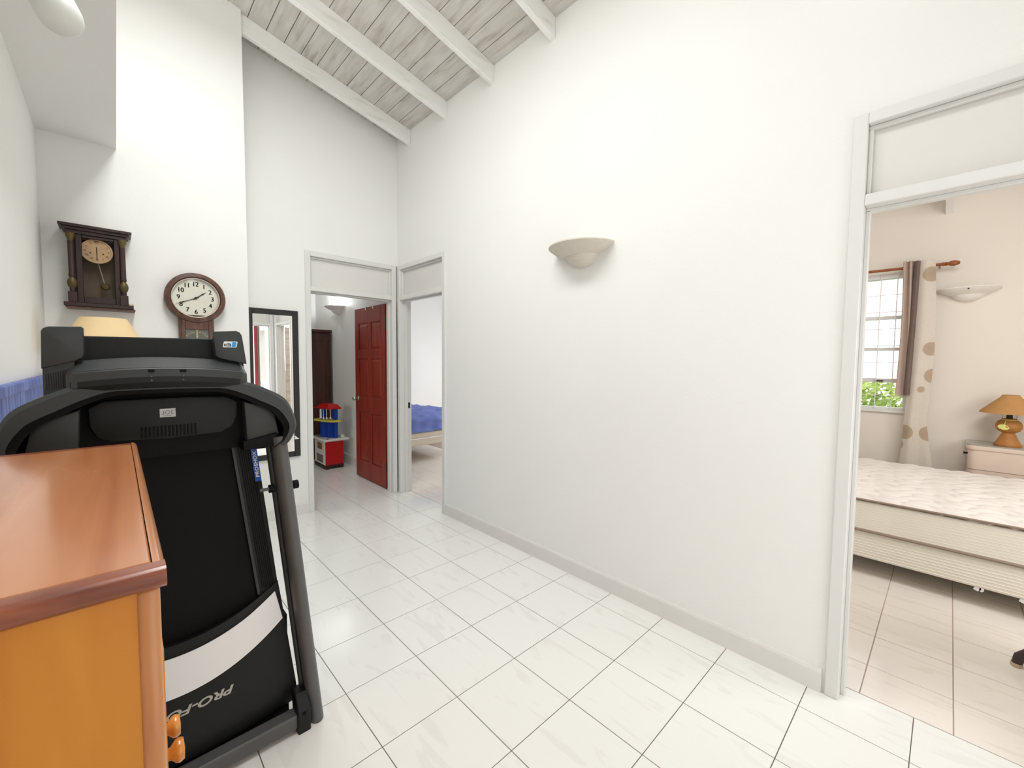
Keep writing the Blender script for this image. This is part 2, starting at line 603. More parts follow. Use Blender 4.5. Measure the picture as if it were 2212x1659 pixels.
# dropped soffit along the left side
bm = B()
bx(bm, XC, XE + 0.1, -0.56, 0.043, 2.745, 2.88)
prism(bm, [(-0.56, 2.88), (-0.45, 2.88), (-0.45, zc(-0.45) + 0.03), (-0.56, zc(-0.56) + 0.03)], 'x', XC, XE + 0.1)
struct('ceiling_soffit', bm, WALL, 'flat boxed soffit hanging over the left side of the hall', 'ceiling')
# end wall with its doorway, seen in the mirror only
bm = B()
bx(bm, XE, XE + 0.1, -0.56, 1.25, 0, ZT)
prism(bm, [(-0.56, ZT), (W, ZT), (W, zc(W) + 0.03), (-0.56, zc(-0.56) + 0.03)], 'x', XE, XE + 0.1)
struct('wall_front', bm, WALL)

# hall ceiling: backing, boards, beams
cei = srep('ceiling', 'sloping ceiling of grey-washed boards on white beams over the hall', 'ceiling')
RY = -1.25
bm = B()
prism(bm, [(WB, zc(WB) + 0.028), (WB, zc(WB) + 0.2), (RY, zc(RY) + 0.2), (-4.6, zc(RY) - 0.2), (-4.6, zc(RY) - 0.32), (RY, zc(RY) + 0.028)], 'x', XF - 0.11, 3.0)
obj('backing', bm, GAP, cei)
PW = 0.1245
cosS = 1 / math.sqrt(1 + SL * SL)


def plank_bm(w, y0, x0, x1):
    b = B()
    y1 = y0 - w
    prism(b, [(y0, zc(y0)), (y1, zc(y1)), (y1, zc(y1) + 0.022), (y0, zc(y0) + 0.022)], 'x', x0, x1)
    return b


y = W
k = 0
while y > RY:
    obj('plank', plank_bm(PW - 0.005, y - 0.002, XF, 1.3), PLANK, cei)
    y -= PW
    k += 1
BXS = [-3.76, -3.135, -2.507, -1.893, -1.268, -0.643, -0.02, 0.6]
for i, x in enumerate(BXS):
    b = B()
    ye = RY if i else 0.70
    prism(b, [(W, zc(W)), (W, zc(W) - 0.138), (ye, zc(ye) - 0.138), (ye, zc(ye))], 'x', x - 0.04, x, bev=0.003)
    obj('beam', b, BEAM, cei)

# living-room side floor (plain) and the tiled floors
bm = B()
bx(bm, -4.2, 3.2, -4.6, -0.68, -0.1, 0)
struct('floor_living', bm, FLOORW)


def tiles(fl, xs, ys, m, gap=0.003):
    cache = {}
    for i in range(len(xs) - 1):
        for j in range(len(ys) - 1):
            x0, x1, y0, y1 = xs[i] + gap / 2, xs[i + 1] - gap / 2, ys[j] + gap / 2, ys[j + 1] - gap / 2
            key = (round(x1 - x0, 4), round(y1 - y0, 4))
            cx, cy = (x0 + x1) / 2, (y0 + y1) / 2
            if key not in cache:
                b = B()
                w, d = key
                t = 0.0008
                lo = [b.verts.new(p) for p in ((-w / 2, -d / 2, -0.008), (w / 2, -d / 2, -0.008), (w / 2, d / 2, -0.008), (-w / 2, d / 2, -0.008))]
                mi = [b.verts.new((v.co.x, v.co.y, -t)) for v in lo]
                hi = [b.verts.new((v.co.x * (1 - 2 * t / w), v.co.y * (1 - 2 * t / d), 0)) for v in lo]
                b.faces.new(hi)
                for q in range(4):
                    r_ = (q + 1) % 4
                    b.faces.new((lo[q], lo[r_], mi[r_], mi[q]))
                    b.faces.new((mi[q], mi[r_], hi[r_], hi[q]))
                me = bpy.data.meshes.new('tile')
                b.to_mesh(me)
                b.free()
                me.materials.append(m)
                cache[key] = me
            o = bpy.data.objects.new('tile', cache[key])
            COL.objects.link(o)
            o.parent = fl
            o.location = (cx, cy, random.uniform(-0.0003, 0.0))


T = 0.333
fl = srep('floor', 'hall floor of square glossy white tiles with dark joints', 'floor')
bm = B()
bx(bm, XF - 0.0, 1.4, -0.68, 2.276, -0.1, -0.0018)
obj('grout', bm, GROUT, fl)
xs = [(i - 8.1137) * T for i in range(-4, 13)]
ys = [(j + 3.975) * 1.00747 * T for j in range(-6, 3)] + [2.276]
tiles(fl, xs, ys, TILE)
fa = srep('floor.001', 'dim white tiled floor of the room behind the red door', 'floor')
bm = B()
bx(bm, -7.0, XF - 0.002, -0.6, 2.26, -0.1, -0.0018)
obj('grout', bm, GROUT, fa)
tiles(fa, [-4.112 - T * 1.0 - i * T for i in range(7, -1, -1)][:] + [xs[0] - 0.0], [0.327, 0.662, 0.998, 1.3335, 1.669, 2.004, 2.26], TILE)
fb = srep('floor.002', 'white tiled floor of the room with the blue bed', 'floor')
bm = B()
bx(bm, -7.0, -3.0, 2.277, 5.6, -0.1, -0.0018)
obj('grout', bm, GROUTC, fb)
tiles(fb, [-3.0 - 0.295 * i - 0.04 for i in range(11, -1, -1)], [2.278 + 0.295 * i for i in range(6)], TILEC)
fc = srep('floor.003', 'cream marbled tile floor of the bedroom beside the hall', 'floor')
bm = B()
bx(bm, -1.6, 2.1, 2.277, 5.6, -0.1, -0.0018)
obj('grout', bm, GROUTC, fc)
tiles(fc, [-0.207 + 0.279 * i for i in range(-3, 6)], [2.278, 2.523] + [2.523 + 0.2955 * i for i in range(1, 9)], TILEC, 0.004)


# ------------------------------------------------------------------ door frames with transom panels
def frame(name, axis, a0, a1, p, d, label, cut=None):
    """Door frame between a0 and a1 along 'axis'; p is the wall face, d the direction into the wall."""
    root = srep(name, label, 'door frame')

    def bb(bm, u0, u1, dep0, dep1, z0, z1, bev=0.0):
        q0, q1 = p + d * dep0, p + d * dep1
        if axis == 'x':
            bx(bm, u0, u1, q0, q1, z0, z1, bev)
        else:
            bx(bm, q0, q1, u0, u1, z0, z1, bev)
    jw = 0.047
    for (u0, u1, ui0, ui1) in ((a0, a0 + jw, a0 + jw, a0 + jw + 0.014), (a1 - jw, a1, a1 - jw - 0.014, a1 - jw)):
        b = B()
        bb(b, u0, u1, -0.012, 0.124, 0, ZT, 0.003)
        j = obj('jamb', b, TRIM, root)
        b = B()
        bb(b, ui0, ui1, 0.042, 0.078, 0, 2.03, 0.002)
        obj('stop', b, TRIM, j)
    b = B()
    bb(b, a0 + jw, a1 - jw, -0.012, 0.124, ZT - 0.045, ZT, 0.003)
    obj('head', b, TRIM, root)
    b = B()
    bb(b, a0 + jw, a1 - jw, -0.010, 0.12, 2.038, 2.082, 0.003)
    r_ = obj('transom_rail', b, TRIM, root)
    b = B()
    bb(b, a0 + jw, a1 - jw, 0.042, 0.078, 2.024, 2.038, 0.002)
    obj('stop', b, TRIM, r_)
    b = B()
    bb(b, a0 + jw, a1 - jw, 0.034, 0.05, 2.082, ZT - 0.045)
    pn = obj('transom_panel', b, TPANEL, root)
    for (u0, u1, z0, z1) in ((a0 + jw, a1 - jw, ZT - 0.061, ZT - 0.045), (a0 + jw, a0 + jw + 0.014, 2.082, ZT - 0.061), (a1 - jw - 0.014, a1 - jw, 2.082, ZT - 0.061)):
        b = B()
        bb(b, u0, u1, 0.014, 0.034, z0, z1, 0.003)
        obj('bead', b, TRIM, pn)
    return root


frame('trim_1', 'y', 1.253, 2.145, XF, -1, 'white frame and blank transom of the doorway with the red door')
t2 = frame('trim_2', 'x', -4.026, -3.155, W, 1, 'white frame and blank transom of the doorway to the blue bed')
t3 = frame('trim_3', 'x', -0.31, 0.59, W, 1, 'white frame and blank transom of the doorway to the bare mattress')
frame('trim_4', 'y', 1.25, 2.14, XE, 1, 'white doorway frame in the end wall, seen in the mirror')
b = B()
bx(b, -3.9825, -3.979, W + 0.082, W + 0.108, 0.90, 0.965, 0.001)
sp = obj('strike_plate', b, BRASS, t2)
b = B()
bx(b, -3.98, -3.9775, W + 0.089, W + 0.101, 0.918, 0.947)
obj('latch_hole', b, INK, sp)

# baseboards
def basebd(name, x0, x1, y0, y1, zt, axis, sgn, m=BASEB, label=None):
    b = B()
    if axis == 'x':
        prism(b, [(y0, 0), (y1, 0), (y1, zt), (y0 + (y1 - y0) * 0.35 if sgn < 0 else y0, zt), (y0, zt - 0.012)], 'x', x0, x1)
    else:
        prism(b, [(x0, 0), (x1, 0), (x1, zt - 0.012), (x1 - (x1 - x0) * 0.35, zt), (x0, zt)], 'y', y0, y1)
    struct(name, b, m, label, 'baseboard')


basebd('baseboard_right', -3.155, -0.322, W - 0.016, W, 0.10, 'x', -1, label='white skirting along the foot of the long wall')
basebd('baseboard_back', XF, XF + 0.014, 0.75, 1.253, 0.105, 'y', 1, label='white skirting under the black framed mirror')
basebd('baseboard_room', -6.75, -4.2, 2.246, 2.26, 0.13, 'x', -1, label='white skirting beside the toy kitchen')

# ------------------------------------------------------------------ room behind the red door (dim)
bm = B()
bx(bm, -6.95, XF - 0.115, 2.26, 2.277, 0, 2.5)
struct('wall_partition', bm, WALL, 'white side wall with the lit wall lamp beyond the red door', 'wall')
bm = B()
bx(bm, -6.95, -6.8, -0.7, 2.26, 0, 2.5)
struct('wall_room_back', bm, WALL)
bm = B()
bx(bm, -6.95, XF - 0.11, -0.8, -0.6, 0, 2.5)
struct('wall_room_left', bm, WALL)
bm = B()
bx(bm, -6.95, XF - 0.115, -0.8, 2.26, 2.45, 2.55)
struct('ceiling_room', bm, WALL)

# red panelled door, open into the room
dr = srep('door_1', 'open red six-panel wooden door with a steel knob', 'door')
DX0, DX1, DY = -4.965, -4.192, 2.098


def door_leaf(parent, x0, x1, yf, th, m, ztop=2.018):
    """Leaf along X with its visible face at yf (towards -Y)."""
    st = 0.10
    rows = [(1.53, 1.84), (0.98, 1.43), (0.22, 0.80)]
    xm = (x0 + x1) / 2
    cols = [(x0 + st, xm - 0.04), (xm + 0.04, x1 - st)]
    b = B()
    bx(b, x0, x1, yf + 0.011, yf + th, 0.012, ztop)
    leaf = obj('core', b, m, parent)
    # stiles and rails
    for s0, s1 in ((x0, x0 + st), (xm - 0.04, xm + 0.04), (x1 - st, x1)):
        b = B()
        bx(b, s0, s1, yf, yf + 0.012, 0.012, ztop, 0.003)
        obj('stile', b, m, parent)
    zs = [ztop, rows[0][1], rows[0][0], rows[1][1], rows[1][0], rows[2][1], rows[2][0], 0.012]
    for q in range(0, 8, 2):
        for c0, c1 in cols:
            b = B()
            bx(b, c0 - 0.001, c1 + 0.001, yf + 0.0002, yf + 0.012, zs[q + 1], zs[q], 0.003)
            obj('rail', b, m, parent)
    for r0, r1 in rows:
        for c0, c1 in cols:
            b = B()
            w, h = c1 - c0, r1 - r0
            g = 0.012
            o1 = [(c0 + g, yf + 0.0105, r0 + g), (c1 - g, yf + 0.0105, r0 + g), (c1 - g, yf + 0.0105, r1 - g), (c0 + g, yf + 0.0105, r1 - g)]
            k_ = 0.038
            o2 = [(c0 + k_, yf + 0.003, r0 + k_), (c1 - k_, yf + 0.003, r0 + k_), (c1 - k_, yf + 0.003, r1 - k_), (c0 + k_, yf + 0.003, r1 - k_)]
            loft(b, [[(p_[0], yf + 0.0125, p_[2]) for p_ in o1], o1, o2])
            obj('panel', b, m, parent)


door_leaf(dr, DX0, DX1, DY, 0.038, REDDOOR)
for zz in (1.80, 0.25):
    b = B()
    bx(b, DX1 - 0.001, DX1 + 0.004, DY + 0.004, DY + 0.032, zz - 0.05, zz + 0.05, 0.001)
    tube(b, [(DX1 + 0.006, DY - 0.001, zz - 0.052), (DX1 + 0.006, DY - 0.001, zz + 0.052)], 0.006, 8)
    obj('hinge', b, BRASS, dr, 'brass butt hinge')
b = B()
kx, kz = -4.90, 0.955
lathe(b, [(0.0, -0.066), (0.016, -0.064), (0.026, -0.052), (0.027, -0.042), (0.018, -0.030), (0.010, -0.022), (0.010, -0.006), (0.028, -0.005), (0.030, 0.0)], (kx, DY, kz), 20, 'y')
obj('knob', b, STEEL, dr, 'round steel knob', smooth=True)
b = B()
bx(b, DX0 - 0.002, DX0 + 0.001, DY + 0.012, DY + 0.028, kz - 0.03, kz + 0.03)
obj('latch_plate', b, STEEL, dr)
for hx in (-4.66, -4.47):
    b = B()
    bx(b, hx - 0.008, hx + 0.008, DY - 0.006, DY + 0.042, 2.019, 2.024)
    bx(b, hx - 0.008, hx + 0.008, DY - 0.006, DY - 0.002, 1.985, 2.022)
    obj('over_door_hook', b, WHITE, dr, 'white hook over the door top')

# ------------------------------------------------------------------ room with the blue bed
bm = B()
bx(bm, -7.05, -6.95, 2.277, 5.6, 0, 3.7)
struct('wall_blue_room_back', bm, WALL, 'white wall behind the blue bed', 'wall')
bm = B()
bx(bm, -7.05, -2.9, 5.55, 5.65, 0, 3.7)
bx(bm, -3.0, -2.9, 2.277, 5.6, 0, 3.7)
struct('wall_blue_room_side', bm, WALL)
bm = B()
prism(bm, [(2.277, 3.66), (5.6, 2.93), (5.6, 3.03), (2.277, 3.76)], 'x', -7.05, -2.9)
struct('ceiling_blue_room', bm, WALL)
bm = B()
bx(bm, -6.95, XF - 0.11, 2.277, 2.29, 2.3, 3.66)
bx(bm, -6.95, -4.04, 2.277, 2.29, 0, 2.3)
struct('wall_blue_room_left', bm, WALL)

# ------------------------------------------------------------------ bedroom with the bare mattress
YW = 5.5
WX0, WX1, WZ0, WZ1 = -1.32, -0.27, 0.965, 2.30
bm = B()
bx(bm, -1.6, WX0, YW, YW + 0.14, 0, 3.0)
bx(bm, WX1, 2.2, YW, YW + 0.14, 0, 3.0)
bx(bm, WX0, WX1, YW, YW + 0.14, 0, WZ0)
bx(bm, WX0, WX1, YW, YW + 0.14, WZ1, 3.0)
struct('wall_bedroom_back', bm, WALLC, 'cream bedroom wall with window, curtain and white wall lamp', 'wall')
bm = B()
bx(bm, -1.7, -1.6, WB, YW + 0.1, 0, 3.7)
bx(bm, 2.1, 2.2, WB, YW + 0.1, 0, 3.7)
struct('wall_bedroom_side', bm, WALLC)
cc = srep('ceiling.001', 'sloping washed board ceiling of the bedroom, seen under the door head', 'ceiling')
bm = B()
prism(bm, [(WB, zc(WB) + 0.03), (YW + 0.14, zc(YW + 0.14) + 0.03), (YW + 0.14, zc(YW + 0.14) + 0.1), (WB, zc(WB) + 0.1)], 'x', -1.7, 2.2)
obj('backing', bm, GAP, cc)
y = YW
for k in range(10):
    obj('plank', plank_bm(0.1195, y, -1.6, 2.1), PLANK, cc)
    y -= PW
bm = B()
prism(bm, [(WB, zc(WB)), (y, zc(y)), (y, zc(y) + 0.03), (WB, zc(WB) + 0.03)], 'x', -1.6, 2.1)
obj('boarding', bm, PLANK, cc)
for x in (-1.30, -0.675, -0.045, 0.58, 1.2):
    b = B()
    prism(b, [(WB, zc(WB)), (WB, zc(WB) - 0.155), (YW, zc(YW) - 0.16), (YW, zc(YW))], 'x', x - 0.05, x, bev=0.003)
    obj('beam', b, BEAM, cc)
# door leaf of this bedroom, swung into the room behind the right jamb (seen in the mirror)
d2 = srep('door_2', 'washed wooden bedroom door swung open inside, seen in the mirror', 'door')
b = B()
bx(b, 0.545, 0.583, WB + 0.03, WB + 0.79, 0.012, 2.015, 0.002)
obj('leaf', b, WASHDOOR, d2)
for z0, z1 in ((0.2, 0.9), (1.05, 1.85)):
    for y0 in (WB + 0.13, WB + 0.46):
        b = B()
        bx(b, 0.541, 0.546, y0, y0 + 0.24, z0, z1, 0.002)
        obj('panel', b, WASHDOOR, d2)

# window with sashes, glass and a security grille
win = srep('window_1', 'white sash window with a thin security grille, overexposed daylight outside', 'window')


def wpart(name, parts, m, parent, lab=None):
    b = B()
    for p_ in parts:
        bx(b, *p_, 0.002)
    return obj(name, b, m, parent, lab)


fy0, fy1 = YW + 0.0, YW + 0.09
wpart('frame', [(WX0, WX0 + 0.035, fy0, fy1, WZ0, WZ1), (WX1 - 0.035, WX1, fy0, fy1, WZ0, WZ1), (WX0 + 0.035, WX1 - 0.035, fy0, fy1, WZ1 - 0.05, WZ1), (WX0 + 0.035, WX1 - 0.035, fy0, fy1, WZ0, WZ0 + 0.025)], TRIM, win)
wpart('sill', [(WX0 - 0.03, WX1 + 0.02, YW - 0.03, YW + 0.04, WZ0 - 0.022, WZ0 + 0.004)], TRIM, win)
for z0, z1 in ((1.855, 1.888), (1.552, 1.576), (1.236, 1.272)):
    r_ = wpart('sash_rail', [(WX0 + 0.035, WX1 - 0.035, YW + 0.012, YW + 0.05, z0, z1)], TRIM, win)
wpart('latch', [(-0.515, -0.455, YW - 0.002, YW + 0.012, 1.243, 1.256)], LEGD, r_)
panes = [(WZ0 + 0.025, 1.236), (1.272, 1.552), (1.576, 1.855), (1.888, WZ1 - 0.05)]
for z0, z1 in panes:
    wpart('pane', [(WX0 + 0.035, WX1 - 0.035, YW + 0.033, YW + 0.037, z0, z1)], GLASS, win)
gy = YW - 0.012
for gx in (-1.22, -1.10, -0.98, -0.86, -0.74, -0.625, -0.507, -0.387):
    b = B()
    tube(b, [(gx, gy, WZ0 + 0.005), (gx, gy, WZ1 - 0.002)], 0.0038, 8)
    obj('grille_bar', b, GRILLE, win)
for q, gz in enumerate((2.09, 1.925, 1.76, 1.595, 1.435, 1.272, 1.11)):
    if q % 2:
        spans = [(-1.26, -1.06), (-1.02, -0.82), (-0.78, -0.585), (-0.548, -0.347)]
    else:
        spans = [(-1.31, -1.18), (-1.14, -0.94), (-0.9, -0.70), (-0.665, -0.467), (-0.427, -0.275)]
    if q in (1,):
        spans = [(-1.31, -0.275)]
    for s0, s1 in spans:
        b = B()
        tube(b, [(s0, gy - 0.002, gz), (s1, gy - 0.002, gz)], 0.0034, 6)
        obj('grille_bar', b, GRILLE, win)
# outside: lawn, hedge, pale house
bm = B()
bx(bm, -12, 6, YW + 0.2, 22, -0.6, -0.4)
g_ = struct('ground_garden', bm, LAWN)
bm = B()
for k in range(3200):
    cx, cy, cz = random.uniform(-2.4, 0.4), random.uniform(8.3, 9.2), random.uniform(-0.1, 1.13)
    s = random.uniform(0.04, 0.1)
    n_ = Vector((random.uniform(-1, 1), random.uniform(-1, 1), random.uniform(-1, 1))).normalized()
    t_ = n_.orthogonal().normalized()
    u_ = n_.cross(t_)
    c_ = Vector((cx, cy, cz))
    v_ = [bm.verts.new(c_ + t_ * s), bm.verts.new(c_ + u_ * s * 0.5), bm.verts.new(c_ - t_ * s), bm.verts.new(c_ - u_ * s * 0.5)]
    bm.faces.new(v_)
hd = obj('hedge', bm, HEDGE)
hd['label'] = 'sunlit green hedge outside the bedroom window'
hd['category'] = 'hedge'
hd['kind'] = 'stuff'

# ------------------------------------------------------------------ plaster wall lamps
def sconce(name, label, cx, yw, zr, R, m, group=None, screw=False):
    """Half-round stepped bowl against a wall facing -Y."""
    root = thing(name, label, 'wall lamp', (cx, yw, zr))
    b = B()
    k_ = R / 0.22
    outer = [(0.224, 0.0), (0.224, -0.006), (0.205, -0.022), (0.17, -0.043), (0.128, -0.058), (0.118, -0.0625)]
    inner = [(0.10, -0.055), (0.16, -0.036), (0.196, -0.012), (0.212, 0.0)]
    lathe(b, [(r * k_, zr + h * k_) for r, h in outer + inner + [(0.224, 0.0)]], (cx, yw, 0), 28, 'z', PI, 2 * PI, 1, 0.98)
    rim = obj('bowl_rim', b, m, root, smooth=30)
    b = B()
    lathe(b, [(r * k_, zr + h * k_) for r, h in [(0.118, -0.0615), (0.112, -0.072), (0.096, -0.092), (0.07, -0.112), (0.035, -0.124), (0.0005, -0.127)]], (cx, yw, 0), 28, 'z', PI, 2 * PI, 1, 0.98)
    obj('lower_bowl', b, m, root, smooth=30)
    b = B()
    bx(b, cx - 0.1 * k_, cx + 0.1 * k_, yw - 0.012, yw, zr - 0.05 * k_, zr - 0.004)
    obj('back_plate', b, m, root)
    return root


sconce('wall_lamp', 'grey plaster half-bowl wall lamp on the long hall wall', -1.632, W, 2.136, 0.22, PLASTER)
s2 = sconce('wall_lamp.001', 'white half-bowl wall lamp beside the bedroom curtain', 0.075, YW, 2.09, 0.198, PLASTERW)
b = B()
lathe(b, [(0.006, -0.004), (0.006, 0.0)], (0.075, YW - 0.192, 2.068), 10, 'y')
obj('screw', b, INK, s2)
s3 = sconce('wall_lamp.002', 'glowing half-bowl wall lamp in the dim room above the toy kitchen', -5.86, 2.26, 2.145, 0.19, PLASTERW)
b = B()
tube(b, [(-5.97, 2.20, 2.155), (-5.77, 2.20, 2.155)], 0.012, 10)
obj('bulb', b, emit('lamp_tube', (255, 246, 232), 14), s3, 'lit lamp tube')
for nm, loc, e_, r_ in (('wall_lamp_glow', (-5.86, 2.19, 2.168), 18, 0.03), ('wall_lamp_leak', (-5.86, 2.225, 1.985), 0.30, 0.004)):
    d_ = bpy.data.lights.new(nm, 'SPOT' if 'leak' in nm else 'POINT')
    d_.energy = e_
    d_.shadow_soft_size = r_
    d_.color = (0.9, 0.95, 1.0)
    o = bpy.data.objects.new(nm, d_)
    COL.objects.link(o)
    o.location = loc
    if 'leak' in nm:
        d_.spot_size = math.radians(50)
        d_.spot_blend = 0.6

# ------------------------------------------------------------------ cupboard in the foreground
cz = 1.2
cx0, cx1, cy1, cyb = -1.43, -0.545, 0.032, -0.295
cup = thing('cupboard', 'orange pine cupboard with a reddish moulded top in the near corner', 'cupboard', ((cx0 + cx1) / 2, (cyb + cy1) / 2, 0))
b = B()
bx(b, cx0 + 0.035, cx1 - 0.0275, cyb, cy1 - 0.012, cz - 0.022, cz, 0.0015)
obj('top_board', b, PINETOP, cup)


def nosing(axis, a, s, w, e0, e1, name='edge_moulding', m=PINEEDGE):
    """Half-round moulding; a is the outer edge, s the outward sign."""
    pr = []
    hh = 0.011
    for k in range(9):
        t_ = -PI / 2 + PI * k / 8
        pr.append((a + s * (-hh + hh * math.cos(t_)), cz - hh + hh * math.sin(t_)))
    pr = [(a - s * w, cz - 0.022)] + pr + [(a - s * w, cz)]
    b = B()
    prism(b, pr, axis, e0, e1)
    return obj(name, b, m, cup, 'rounded edge moulding with its shade painted in dark red-brown' if m is PINEEDGE else None, smooth=35)


nosing('y', cx1, 1, 0.0255, cyb, cy1 - 0.001)
nosing('x', cy1, 1, 0.0105, cx0, cx1 - 0.0262, m=PINETOP)
nosing('y', cx0, -1, 0.033, cyb, cy1 - 0.0105)
b = B()
bx(b, cx1 - 0.0274, cx1 - 0.0256, cyb + 0.002, cy1 - 0.013, cz - 0.02, cz - 0.0025)
obj('groove', b, INK, cup)
# carcass
bxx0, bxx1 = cx0 + 0.02, cx1 - 0.012
byf = cy1 - 0.006
b = B()
bx(b, bxx1 - 0.018, bxx1 - 0.004, cyb + 0.02, byf - 0.016, 0.08, cz - 0.022)
obj('side_panel', b, PINE, cup)
b = B()
bx(b, bxx0 + 0.004, bxx0 + 0.018, cyb + 0.02, byf - 0.016, 0.08, cz - 0.022)
obj('side_panel', b, PINE, cup)
b = B()
bx(b, bxx0 + 0.018, bxx1 - 0.018, cyb + 0.004, cyb + 0.012, 0.08, cz - 0.022)
obj('back_panel', b, PINE, cup)
for px in (bxx0, bxx1 - 0.022):
    for (py0, py1) in ((byf - 0.019, byf), (cyb, cyb + 0.022)):
        b = B()
        bx(b, px, px + 0.022, py0, py1, 0, cz - 0.022, 0.006, 3)
        obj('post', b, PINEPOST, cup, smooth=35)
b = B()
bx(b, bxx0 + 0.02, bxx1 - 0.02, byf - 0.014, byf - 0.002, cz - 0.10, cz - 0.022)
obj('top_rail', b, PINEPOST, cup)
b = B()
bx(b, bxx0 + 0.02, bxx1 - 0.02, byf - 0.014, byf - 0.002, 0.06, 0.14)
obj('bottom_rail', b, PINEPOST, cup)
xm = -0.905
for (d0, d1, kx) in ((bxx0 + 0.022, xm - 0.001, -0.935), (xm + 0.001, bxx1 - 0.022, -0.872)):
    b = B()
    bx(b, d0, d1, byf - 0.014, byf + 0.002, 0.142, cz - 0.102, 0.002)
    dd = obj('door', b, PINE, cup)
    b = B()
    bx(b, d0 + 0.06, d1 - 0.06, byf + 0.001, byf + 0.003, 0.24, cz - 0.19, 0.0008)
    obj('raised_panel', b, PINE, dd)
    b = B()
    lathe(b, [(0.009, byf + 0.001), (0.008, byf + 0.012), (0.010, byf + 0.020), (0.017, byf + 0.026), (0.0185, byf + 0.031), (0.016, byf + 0.037), (0.0, byf + 0.039)], (kx, 0, 0.752), 20, 'y')
    obj('knob', b, KNOBW, dd, 'turned wooden knob', smooth=True)

# ------------------------------------------------------------------ treadmill, folded up, seen from its motor end
TX = -1.639
tm = thing('treadmill', 'folded black treadmill standing behind the cupboard', 'treadmill', (TX, 0.118, 0))


def Y(s):
    return s + 0.473


def mir(s):
    return -0.71 - s       # mirrored about the machine's centre line s = -0.355


def tp(name, bm, m, parent=None, label=None, smooth=False):
    return obj(name, bm, m, parent or tm, label, smooth)


# base: front bar, brackets, rear rails
b = B(); bx(b, TX - 0.055, TX, Y(-0.70), Y(-0.01), 0.018, 0.07, 0.006, 2)
tp('base_bar', b, STEELG)
for sg in (0, 1):
    f_ = (lambda s: s) if not sg else mir
    b = B()
    lo_, hi_ = sorted((Y(f_(-0.02)), Y(f_(0.026))))
    prism(b, [(TX + 0.012, 0.0), (TX - 0.05, 0.0), (TX - 0.07, 0.14), (TX - 0.02, 0.14), (TX + 0.012, 0.085)], 'y', lo_, hi_, 0.005, 2)
    br = tp('pivot_bracket', b, BLACKP)
    b = B()
    lathe(b, [(0.006, TX + 0.0), (0.006, TX + 0.016), (0.0, TX + 0.018)], (0, (lo_ + hi_) / 2, 0.075), 10, 'x')
    tp('bolt', b, DARKP, br)
    b = B()
    bx(b, TX - 0.80, TX - 0.05, Y(f_(-0.075)), Y(f_(-0.033)), 0.015, 0.06, 0.006, 2)
    rr = tp('base_rail', b, STEELG)
    b = B()
    bx(b, TX - 0.79, TX - 0.74, Y(f_(-0.079)), Y(f_(-0.029)), 0.0, 0.018, 0.004)
    tp('rubber_foot', b, DARKP, rr)
    # upright: flattened tube leaning inwards, with a thin inner strip
    b = B()
    p0, p1 = (TX - 0.03, Y(f_(0.057)), 0.0), (TX - 0.045, Y(f_(-0.052)), 1.135)
    tube(b, [p0, p1], 0.026, 20, ry=1.35)
    up = tp('upright', b, STEELG, smooth=True)
    b = B()
    tube(b, [(TX - 0.06, Y(f_(0.030)), 0.0), (TX - 0.07, Y(f_(-0.080)), 1.13)], 0.011, 10)
    tp('inner_strip', b, GREYP, up, smooth=True)
    for nm_, s0, s1, rr_, mm_ in (('latch_pin', -0.112, -0.07, 0.006, STEELG), ('latch_collar', -0.082, -0.064, 0.015, DARKP), ('latch_knob', 0.000, 0.016, 0.016, DARKP)):
        b = B()
        tube(b, [(TX - 0.06, Y(f_(s0)), 0.94), (TX - 0.06, Y(f_(s1)), 0.94)], rr_, 14)
        tp(nm_, b, mm_, up, smooth=True)


# deck leans back a little and narrows as measured
def dx(z):
    return TX - 0.075 - 0.095 * z


def deckplane(name, s_of_z, zs, d0, d1, m, parent=None, label=None, bev=0):
    """Strip of the deck; s_of_z gives the two edges at each z, d0 in front of the deck plane, d1 behind."""
    b = B()
    rings = []
    for z in zs:
        a, c = s_of_z(z)
        rings.append([(dx(z) + d0, Y(a), z), (dx(z) + d0, Y(c), z), (dx(z) - d1, Y(c), z), (dx(z) - d1, Y(a), z)])
    loft(b, rings)
    return tp(name, b, m, parent, label)


def lerp(a, b_, t_):
    return a + (b_ - a) * t_


def s_out(z):       # outer edge of the deck
    return lerp(-0.005, -0.098, (z - 0.10) / 1.0)


def s_in(z):        # inner edge of the ridged rail
    return lerp(-0.100, -0.160, (z - 0.48) / 0.55)


